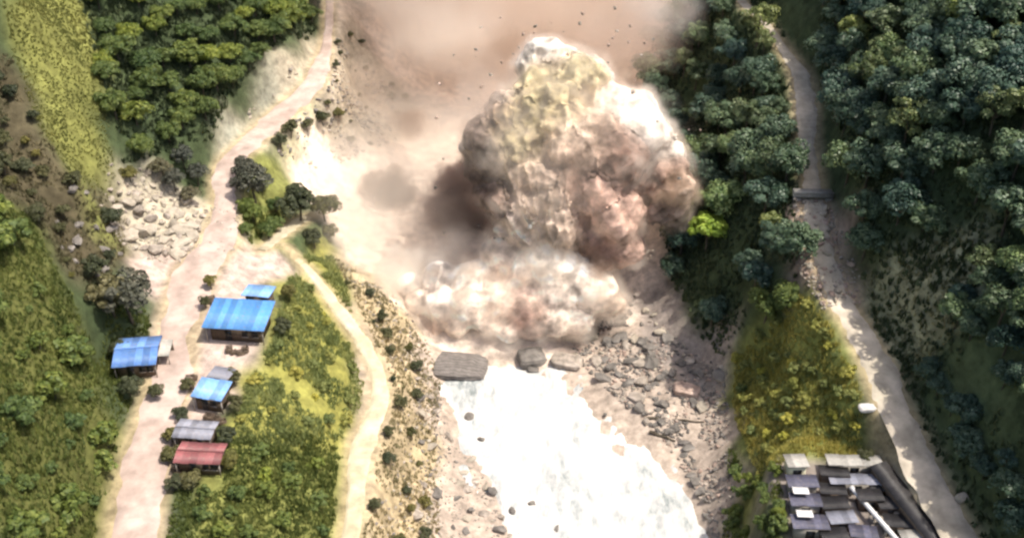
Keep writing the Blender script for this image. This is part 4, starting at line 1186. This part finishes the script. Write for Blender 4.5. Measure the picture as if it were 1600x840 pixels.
# timber stacks
def timber_stack(u, v, w, n, label, rotz=0.0):
    g = site(u, v)
    root = link('timber_stack', None, loc=tuple(g), rot=(0, 0, rotz))
    tag(root, label, 'timber stack', 'timber stacks in the yard')
    me = mesh_np('plank', *box_v(-w / 2, w / 2, -0.14, 0.14, 0, 0.09), M['timber'])
    for r_ in range(5):
        for k in range(n):
            link('plank', me, root, (random.uniform(-0.12, 0.12), (k - n / 2) * 0.31, 0.05 + r_ * 0.11), (0, 0, random.uniform(-0.015, 0.015)))
for u, v, w, n, lab in ((1322, 790, 2.2, 3, 'short timber stack just left of the white pipe top'), (1372, 812, 2.4, 4, 'timber stack beside the middle of the white pipe'), (1285, 832, 2.4, 4, 'pale timber stack beside the lowest slate shed'),
                        (1415, 806, 3.0, 3, 'timber stack against the long black roof')):
    timber_stack(u, v, w, n, lab, random.uniform(-0.1, 0.1))

# concrete culvert wall on the upper mountain road, and a white car-sized block by the road
g = site(1270, 312)
root = link('culvert', None, loc=(g[0], g[1], g[2] - 1.0), rot=(0, 0, -0.05))
tag(root, 'concrete culvert wall crossing under the upper mountain road', 'culvert')
box('deck', (-3.2, 3.2, -0.6, 1.6, 1.7, 2.2), M['concrete'], root)
box('abutment', (-3.2, -2.0, -0.4, 1.4, 0, 1.69), M['concrete'], root)
box('abutment', (2.0, 3.2, -0.4, 1.4, 0, 1.69), M['concrete'], root)
box('parapet', (-3.2, 3.2, -0.58, -0.4, 2.21, 2.75), M['concrete'], root)
slab_boulder('white_boulder', 1354, 640, 1.2, 0.65, 0.9, 0.1, M['cloth'], 'whitish boulder lying at the fork of the mountain road', 41)
#__NEXT__
# ------------------------------------------------------------------ the blast: thrown-up earth
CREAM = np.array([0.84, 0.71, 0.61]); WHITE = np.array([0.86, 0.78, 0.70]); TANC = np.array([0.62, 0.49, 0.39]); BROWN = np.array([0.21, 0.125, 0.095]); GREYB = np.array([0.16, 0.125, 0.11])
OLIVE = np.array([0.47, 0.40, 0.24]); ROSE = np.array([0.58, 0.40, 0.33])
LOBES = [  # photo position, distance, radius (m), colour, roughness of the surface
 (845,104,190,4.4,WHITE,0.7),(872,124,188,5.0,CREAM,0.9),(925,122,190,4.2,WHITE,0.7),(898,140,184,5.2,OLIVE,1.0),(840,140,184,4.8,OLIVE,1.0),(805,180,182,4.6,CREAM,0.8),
 (865,185,178,7.0,OLIVE,1.0),(820,215,176,6.0,OLIVE,1.0),(900,225,175,7.5,TANC,1.0),(775,235,176,5.6,GREYB,0.9),(748,262,177,3.4,GREYB,0.9),(778,290,176,4.6,GREYB,0.9),(736,240,178,2.4,CREAM,0.9),(790,330,174,3.4,GREYB,0.8),  # grey-brown lobes on the left carry the plume's shaded side in their colour
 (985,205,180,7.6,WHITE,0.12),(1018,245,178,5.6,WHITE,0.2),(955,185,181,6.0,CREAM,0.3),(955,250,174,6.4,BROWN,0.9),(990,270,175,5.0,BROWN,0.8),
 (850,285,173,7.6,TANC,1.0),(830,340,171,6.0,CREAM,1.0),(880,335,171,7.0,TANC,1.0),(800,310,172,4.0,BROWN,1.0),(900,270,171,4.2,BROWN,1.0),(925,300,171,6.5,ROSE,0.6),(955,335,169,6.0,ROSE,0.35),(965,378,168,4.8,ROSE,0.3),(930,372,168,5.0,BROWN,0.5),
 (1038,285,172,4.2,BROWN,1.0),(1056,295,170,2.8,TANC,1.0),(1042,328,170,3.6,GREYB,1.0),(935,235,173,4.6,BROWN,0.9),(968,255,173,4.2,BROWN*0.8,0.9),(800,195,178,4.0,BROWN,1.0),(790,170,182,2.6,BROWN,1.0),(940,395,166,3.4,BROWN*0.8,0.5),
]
SURGE = [
 (860,412,167,5.6,WHITE,0.5),(905,425,166,5.0,WHITE,0.5),(820,425,167,5.0,CREAM,0.5),(930,455,164,4.6,CREAM,0.6),(955,475,163,3.2,TANC,0.9),
 (870,455,164,5.0,CREAM,0.6),(820,480,162,4.4,ROSE,0.9),(835,500,160,3.6,BROWN,0.9),(780,470,163,4.4,CREAM,0.5),(735,480,162,4.2,CREAM,0.5),(690,478,163,3.6,CREAM,0.6),(655,480,164,2.8,TANC,0.8),
 (870,500,160,3.2,CREAM,0.8),(905,500,160,2.8,CREAM,0.8),(760,510,159,2.8,CREAM,0.7),(715,510,160,2.6,TANC,0.9),(680,512,161,2.0,TANC,0.9),(790,520,158,2.4,CREAM,0.8),(625,482,165,2.0,TANC,0.9),(600,455,168,2.6,CREAM,0.5),(640,450,168,3.0,WHITE,0.4),(585,470,167,1.8,TANC,0.8),(740,440,167,4.4,WHITE,0.4),(690,440,168,3.4,WHITE,0.4),
 (790,400,170,5.0,CREAM,0.5),
]
def billow(name, lobes, voxel, origin, label, cat, amp=1.0, spike=1.0, parent=None, fine=1.0):
    bm = bmesh.new()
    cs, rs, cl, rg = [], [], [], []
    for u, v, y, r, c, ro in lobes:
        p = at_y(u, v, y)
        cs.append(p); rs.append(r); cl.append(c); rg.append(ro)
        bmesh.ops.create_icosphere(bm, subdivisions=3, radius=r, matrix=Matrix.Translation(Vector(p)))
    me0 = bpy.data.meshes.new('tmp'); bm.to_mesh(me0); bm.free()
    o = bpy.data.objects.new('tmp', me0); COL.objects.link(o)
    md = o.modifiers.new('r', 'REMESH'); md.mode = 'VOXEL'; md.voxel_size = voxel
    sm = o.modifiers.new('s', 'SMOOTH'); sm.iterations = 6; sm.factor = 0.5
    dg = bpy.context.evaluated_depsgraph_get()
    me = bpy.data.meshes.new_from_object(o.evaluated_get(dg))
    bpy.data.objects.remove(o)
    n = len(me.vertices)
    co = np.empty(n * 3, np.float32); me.vertices.foreach_get('co', co); co = co.reshape(-1, 3).astype(float)
    no = np.empty(n * 3, np.float32); me.vertices.foreach_get('normal', no); no = no.reshape(-1, 3).astype(float)
    cs, rs, cl, rg = np.array(cs), np.array(rs), np.array(cl), np.array(rg)
    d = np.linalg.norm(co[:, None] - cs[None], axis=2) - rs[None]
    w = np.exp(-(d - d.min(1)[:, None]) / 0.9); w /= w.sum(1)[:, None]
    col = w @ cl; rgh = w @ rg
    org = Vector(origin)
    def normals():
        a = np.empty(n * 3, np.float32); me.vertices.foreach_get('normal', a)
        return a.reshape(-1, 3).astype(float)
    def put(c):
        me.vertices.foreach_set('co', c.astype(np.float32).ravel()); me.update()
    def bulb(p, cell, off):
        d_ = mnoise.voronoi(p / cell + off)[0][0]
        return math.sqrt(max(0.0, 1.0 - min(1.0, d_ / 0.95) ** 2))
    # large rolls, then bulbs on them, then small bulbs on those
    k = np.array([2.6 * amp * mnoise.noise(Vector(p) * 0.13) for p in co])
    co = co + no * k[:, None]; put(co)
    o1, o2, o3 = Vector((3.1, 7.7, 1.9)), Vector((9.2, 4.4, 6.1)), Vector((1.4, 2.2, 8.8))
    k = np.array([amp * 2.1 * (bulb(Vector(p) + Vector(mnoise.noise_vector(Vector(p) * 0.3)) * 0.8, 4.2, o1) - 0.6) for p in co])
    co = co + normals() * k[:, None]; put(co)
    k = np.array([amp * fine * 1.0 * (bulb(Vector(p) + Vector(mnoise.noise_vector(Vector(p) * 0.6)) * 0.5, 1.9, o2) - 0.6) for p in co]) * (0.3 + 0.7 * rgh)
    co = co + normals() * k[:, None]; put(co)
    k = np.empty(n); var = np.empty(n)
    for i in range(n):
        p = Vector(co[i]); dr = (p - org).normalized()
        st = mnoise.noise(dr * 11.0 + p * 0.05) + 0.5 * mnoise.noise(dr * 26.0 + p * 0.12)
        k[i] = amp * fine * 0.42 * (bulb(p, 0.95, o3) - 0.6) * rgh[i] + spike * rgh[i] * max(-0.45, st) * 0.95
        var[i] = 0.95 + 0.75 * mnoise.noise(p * 0.5 + Vector((4, 4, 4))) + 0.5 * st * rgh[i] + 0.2 * mnoise.noise(p * 1.8)
    co = co + normals() * k[:, None]; put(co)
    me.polygons.foreach_set('use_smooth', np.ones(len(me.polygons), bool))
    me.update()
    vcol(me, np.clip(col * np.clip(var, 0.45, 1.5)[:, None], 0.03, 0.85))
    me.materials.clear(); me.materials.append(M['earth'])
    o = link(name, me, parent)
    if label:
        tag(o, label, cat)
    return o
M['earth'] = tint_mat('thrown_earth', 1.6, 0.72, 1.25, 1.0, 0.06, 0.0)

def fringe(name, src, grow, voxel, density, band, c0, c1, label, wob=1.2, zones=()):
    """soft dust shell: the same billows grown outwards and turned into a fog volume"""
    me = src.data.copy()
    n = len(me.vertices)
    co = np.empty(n * 3, np.float32); me.vertices.foreach_get('co', co); co = co.reshape(-1, 3).astype(float)
    no = np.empty(n * 3, np.float32); me.vertices.foreach_get('normal', no); no = no.reshape(-1, 3).astype(float)
    k = np.array([grow + wob * (mnoise.noise(Vector(p) * 0.22 + Vector((5, 1, 8))) + 0.6 * mnoise.noise(Vector(p) * 0.6)) for p in co])
    me.vertices.foreach_set('co', (co + no * k[:, None]).astype(np.float32).ravel()); me.update()
    m = bpy.data.materials.new(name + '_air'); m.use_nodes = True
    nt = m.node_tree; nt.nodes.clear()
    out = nt.nodes.new('ShaderNodeOutputMaterial')
    pv = nt.nodes.new('ShaderNodeVolumePrincipled')
    geo = nt.nodes.new('ShaderNodeNewGeometry')
    nz = noise_n(nt, 0.35, 4, 0.65, geo.outputs['Position'])
    nc = noise_n(nt, 0.12, 3, 0.6, geo.outputs['Position'])
    c = mixc(nt, ramp(nt, nc, [(0.42, 0.0), (0.6, 1.0)]), c0, c1)
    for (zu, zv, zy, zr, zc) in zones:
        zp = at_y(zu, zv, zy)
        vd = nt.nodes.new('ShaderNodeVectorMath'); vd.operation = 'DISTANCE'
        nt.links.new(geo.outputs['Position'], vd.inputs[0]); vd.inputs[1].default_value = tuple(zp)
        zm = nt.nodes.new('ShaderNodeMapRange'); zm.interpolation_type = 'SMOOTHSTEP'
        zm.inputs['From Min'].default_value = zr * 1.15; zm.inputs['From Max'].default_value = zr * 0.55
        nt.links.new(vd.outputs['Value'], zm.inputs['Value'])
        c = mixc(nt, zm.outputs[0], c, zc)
    nt.links.new(c, pv.inputs['Color'])
    mr = nt.nodes.new('ShaderNodeMapRange')
    mr.inputs['From Min'].default_value = 0.38; mr.inputs['From Max'].default_value = 0.66; mr.inputs['To Max'].default_value = density
    nt.links.new(nz, mr.inputs['Value']); nt.links.new(mr.outputs[0], pv.inputs['Density'])
    pv.inputs['Anisotropy'].default_value = 0.2
    nt.links.new(pv.outputs[0], out.inputs['Volume'])
    ng = bpy.data.node_groups.new(name + '_fog', 'GeometryNodeTree')
    ng.interface.new_socket('Geometry', in_out='INPUT', socket_type='NodeSocketGeometry')
    ng.interface.new_socket('Geometry', in_out='OUTPUT', socket_type='NodeSocketGeometry')
    gi, go = ng.nodes.new('NodeGroupInput'), ng.nodes.new('NodeGroupOutput')
    mv = ng.nodes.new('GeometryNodeMeshToVolume'); mv.resolution_mode = 'VOXEL_SIZE'
    mv.inputs['Density'].default_value = 1.0; mv.inputs['Voxel Size'].default_value = voxel; mv.inputs['Interior Band Width'].default_value = band
    sm = ng.nodes.new('GeometryNodeSetMaterial'); sm.inputs['Material'].default_value = m
    ng.links.new(gi.outputs[0], mv.inputs['Mesh']); ng.links.new(mv.outputs[0], sm.inputs['Geometry']); ng.links.new(sm.outputs[0], go.inputs[0])
    m.cycles.volume_step_rate = 2.2
    me.materials.clear(); me.materials.append(m)
    o = link(name, me)
    md = o.modifiers.new('fog', 'NODES'); md.node_group = ng
    return tag(o, label, 'dust cloud', kind='stuff')
blast_org = at_y(880, 440, 166)
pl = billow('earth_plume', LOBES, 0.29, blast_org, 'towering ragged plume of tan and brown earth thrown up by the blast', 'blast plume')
su = billow('dust_surge', SURGE, 0.36, blast_org - np.array([0, 0, 6]), 'low rolling front of cream dust and soil at the foot of the plume', 'dust surge', amp=0.6, spike=0.35, fine=0.45)
ZONES = [(860,165,182,9.0,(0.84,0.75,0.56)),(760,285,176,9.5,(0.42,0.32,0.28)),(745,350,174,8.5,(0.38,0.28,0.25)),(955,250,174,7.5,(0.42,0.27,0.22)),(1050,305,171,6.0,(0.60,0.50,0.38)),(940,365,168,7.0,(0.66,0.50,0.43)),(800,190,179,5.0,(0.48,0.36,0.26)),  # darkest zones on the left paint shade into the fringe
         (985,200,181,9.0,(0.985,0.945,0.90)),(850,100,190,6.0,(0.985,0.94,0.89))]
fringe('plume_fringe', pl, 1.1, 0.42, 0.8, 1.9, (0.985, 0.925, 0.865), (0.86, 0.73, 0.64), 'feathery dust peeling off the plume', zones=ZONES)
fringe('surge_fringe', su, 1.7, 0.5, 1.15, 2.6, (0.99, 0.945, 0.89), (0.94, 0.85, 0.77), 'feathery cream dust over the rolling dust front', zones=[(825,495,160,4.5,(0.62,0.46,0.40)),(680,512,161,4.0,(0.68,0.55,0.48))])
for o_, k_ in ((pl, 0.35), (su, 0.3)):
    me_ = o_.data
    a_ = np.empty(len(me_.vertices) * 3, np.float32); me_.vertices.foreach_get('co', a_)
    b2_ = np.empty(len(me_.vertices) * 3, np.float32); me_.vertices.foreach_get('normal', b2_)
    me_.vertices.foreach_set('co', a_ - b2_ * k_); me_.update()

# clods flying off the plume
for k in range(70):
    a = random.uniform(0, 2 * math.pi)
    rad = random.uniform(0.85, 1.35)
    u, v = 880 + math.cos(a) * 165 * rad, 250 + math.sin(a) * 190 * rad
    if v > 470 or (u > 1120):
        continue
    p = at_y(u, v, random.uniform(166, 180))
    s = random.uniform(0.15, 0.5)
    o = link('flying_clod', random.choice(ROCKS[random.choice(['rock', 'rock_red', 'rock_dark'])]), loc=p, rot=(random.uniform(0, 6), random.uniform(0, 6), 0), scale=(s, s, s * 1.3))
    tag(o, 'clod of earth flying through the air around the plume', 'clod', 'clods flying around the plume')

# ------------------------------------------------------------------ dust hanging in the air
def dust(name, loc, rad, density, albedo, label, noise_scale=0.05, thresh=0.42, soft=0.35, aniso=0.25, edge=0.0, rot=0.0, detail=3, step=1.0):
    bm = bmesh.new()
    bmesh.ops.create_icosphere(bm, subdivisions=4, radius=1.0)
    me = bpy.data.meshes.new(name); bm.to_mesh(me); bm.free()
    m = bpy.data.materials.new(name + '_air'); m.use_nodes = True
    nt = m.node_tree; nt.nodes.clear()
    out = nt.nodes.new('ShaderNodeOutputMaterial')
    pv = nt.nodes.new('ShaderNodeVolumePrincipled')
    pv.inputs['Color'].default_value = (*albedo, 1)
    pv.inputs['Anisotropy'].default_value = aniso
    tc = nt.nodes.new('ShaderNodeTexCoord'); geo = nt.nodes.new('ShaderNodeNewGeometry')
    ln = nt.nodes.new('ShaderNodeVectorMath'); ln.operation = 'LENGTH'
    nt.links.new(tc.outputs['Object'], ln.inputs[0])
    nz = noise_n(nt, noise_scale, detail, 0.6, geo.outputs['Position'])
    # density = clamp(1 - r + (noise - thresh) * k)
    m1 = nt.nodes.new('ShaderNodeMath'); m1.operation = 'SUBTRACT'; m1.inputs[0].default_value = 1.0
    nt.links.new(ln.outputs['Value'], m1.inputs[1])
    m2 = nt.nodes.new('ShaderNodeMath'); m2.operation = 'MULTIPLY_ADD'; m2.inputs[1].default_value = 2.4; m2.inputs[2].default_value = -2.4 * thresh
    nt.links.new(nz, m2.inputs[0])
    m3 = nt.nodes.new('ShaderNodeMath'); m3.operation = 'ADD'
    nt.links.new(m1.outputs[0], m3.inputs[0]); nt.links.new(m2.outputs[0], m3.inputs[1])
    mr = nt.nodes.new('ShaderNodeMapRange'); mr.interpolation_type = 'SMOOTHSTEP'
    mr.inputs['From Min'].default_value = edge; mr.inputs['From Max'].default_value = edge + soft
    nt.links.new(m3.outputs[0], mr.inputs['Value'])
    # vanish at the rim of the domain
    rim = nt.nodes.new('ShaderNodeMapRange'); rim.inputs['From Min'].default_value = 1.0; rim.inputs['From Max'].default_value = 0.55
    nt.links.new(ln.outputs['Value'], rim.inputs['Value'])
    m4 = nt.nodes.new('ShaderNodeMath'); m4.operation = 'MULTIPLY'
    nt.links.new(mr.outputs[0], m4.inputs[0]); nt.links.new(rim.outputs[0], m4.inputs[1])
    m5 = nt.nodes.new('ShaderNodeMath'); m5.operation = 'MULTIPLY'; m5.inputs[1].default_value = density
    nt.links.new(m4.outputs[0], m5.inputs[0])
    nt.links.new(m5.outputs[0], pv.inputs['Density'])
    nt.links.new(pv.outputs[0], out.inputs['Volume'])
    m.cycles.volume_step_rate = step
    me.materials.append(m)
    o = link(name, me, loc=loc, rot=(0, 0, rot), scale=rad)
    return tag(o, label, 'dust cloud', kind='stuff')
dust('brown_dust_cloud', (2, 258, 42), (56, 50, 38), 0.10, (0.945, 0.865, 0.80), 'soft brown dust cloud filling the gorge behind the plume', 0.05, 0.47, 0.35, detail=5, step=0.6)
g = ground(640, 330)
dust('pale_dust_cloud', (g[0] - 6, g[1] + 10, 16), (33, 44, 13), 0.05, (0.99, 0.95, 0.90), 'pale cream dust spreading over the slide left of the plume', 0.06, 0.45, 0.5)
g = at_y(880, 260, 174)
dust('plume_dust', tuple(g), (27, 15, 26), 0.035, (0.95, 0.88, 0.82), 'thin dust hanging around the plume', 0.09, 0.5, 0.6)
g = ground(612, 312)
dust('dark_puff_and_shade', (g[0], g[1], g[2] + 3), (8.5, 5.5, 6), 1.3, (0.34, 0.26, 0.20), 'dark round puff of soil over the pale slide', 0.3, 0.56, 0.7, aniso=0, detail=5, step=0.6)
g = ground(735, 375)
dust('dark_puff_and_shade', (g[0], g[1] + 6, g[2] + 6), (12, 9, 12), 1.1, (0.30, 0.20, 0.17), 'dark brown dust standing in for the plume shadow at its left foot', 0.16, 0.52, 0.6, aniso=0)  # dark volume: the plume's shadow put into the dust colour

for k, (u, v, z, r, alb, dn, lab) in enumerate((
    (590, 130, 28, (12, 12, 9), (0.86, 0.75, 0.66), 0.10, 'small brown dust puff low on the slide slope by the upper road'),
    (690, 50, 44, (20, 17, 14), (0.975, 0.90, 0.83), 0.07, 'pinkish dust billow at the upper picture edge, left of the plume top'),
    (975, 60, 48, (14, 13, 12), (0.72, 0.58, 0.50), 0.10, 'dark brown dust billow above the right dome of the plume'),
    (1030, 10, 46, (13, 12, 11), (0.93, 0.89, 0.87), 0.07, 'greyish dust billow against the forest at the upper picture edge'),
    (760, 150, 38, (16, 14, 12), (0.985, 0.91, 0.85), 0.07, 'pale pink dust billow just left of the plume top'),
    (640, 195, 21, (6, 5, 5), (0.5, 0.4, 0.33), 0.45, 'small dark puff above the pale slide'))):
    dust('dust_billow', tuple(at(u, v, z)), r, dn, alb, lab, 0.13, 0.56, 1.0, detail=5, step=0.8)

for u, v, dz, r, alb, dn, lab in ((620, 440, 2.5, (13, 10, 6), (0.99, 0.955, 0.91), 0.22, 'bright cream dust rolling over the left end of the dust front'),
                                  (570, 375, 2.5, (11, 10, 5), (0.99, 0.955, 0.91), 0.16, 'bright cream dust below the broad olive tree'),
                                  (700, 425, 4.0, (12, 9, 7), (0.99, 0.95, 0.90), 0.2, 'cream dust between the dark hollow and the dust front')):
    g = ground(u, v)
    dust('dust_roll', (g[0], g[1], g[2] + dz), r, dn, alb, lab, 0.22, 0.54, 0.7, detail=5, step=0.8)
dust('debris_dust', tuple(at_y(1058, 300, 170)), (6, 5, 5.5), 0.4, (0.66, 0.54, 0.44), 'ragged brown dust breaking into the forest beside the lime green tree', 0.35, 0.52, 0.6, detail=5, step=0.8)
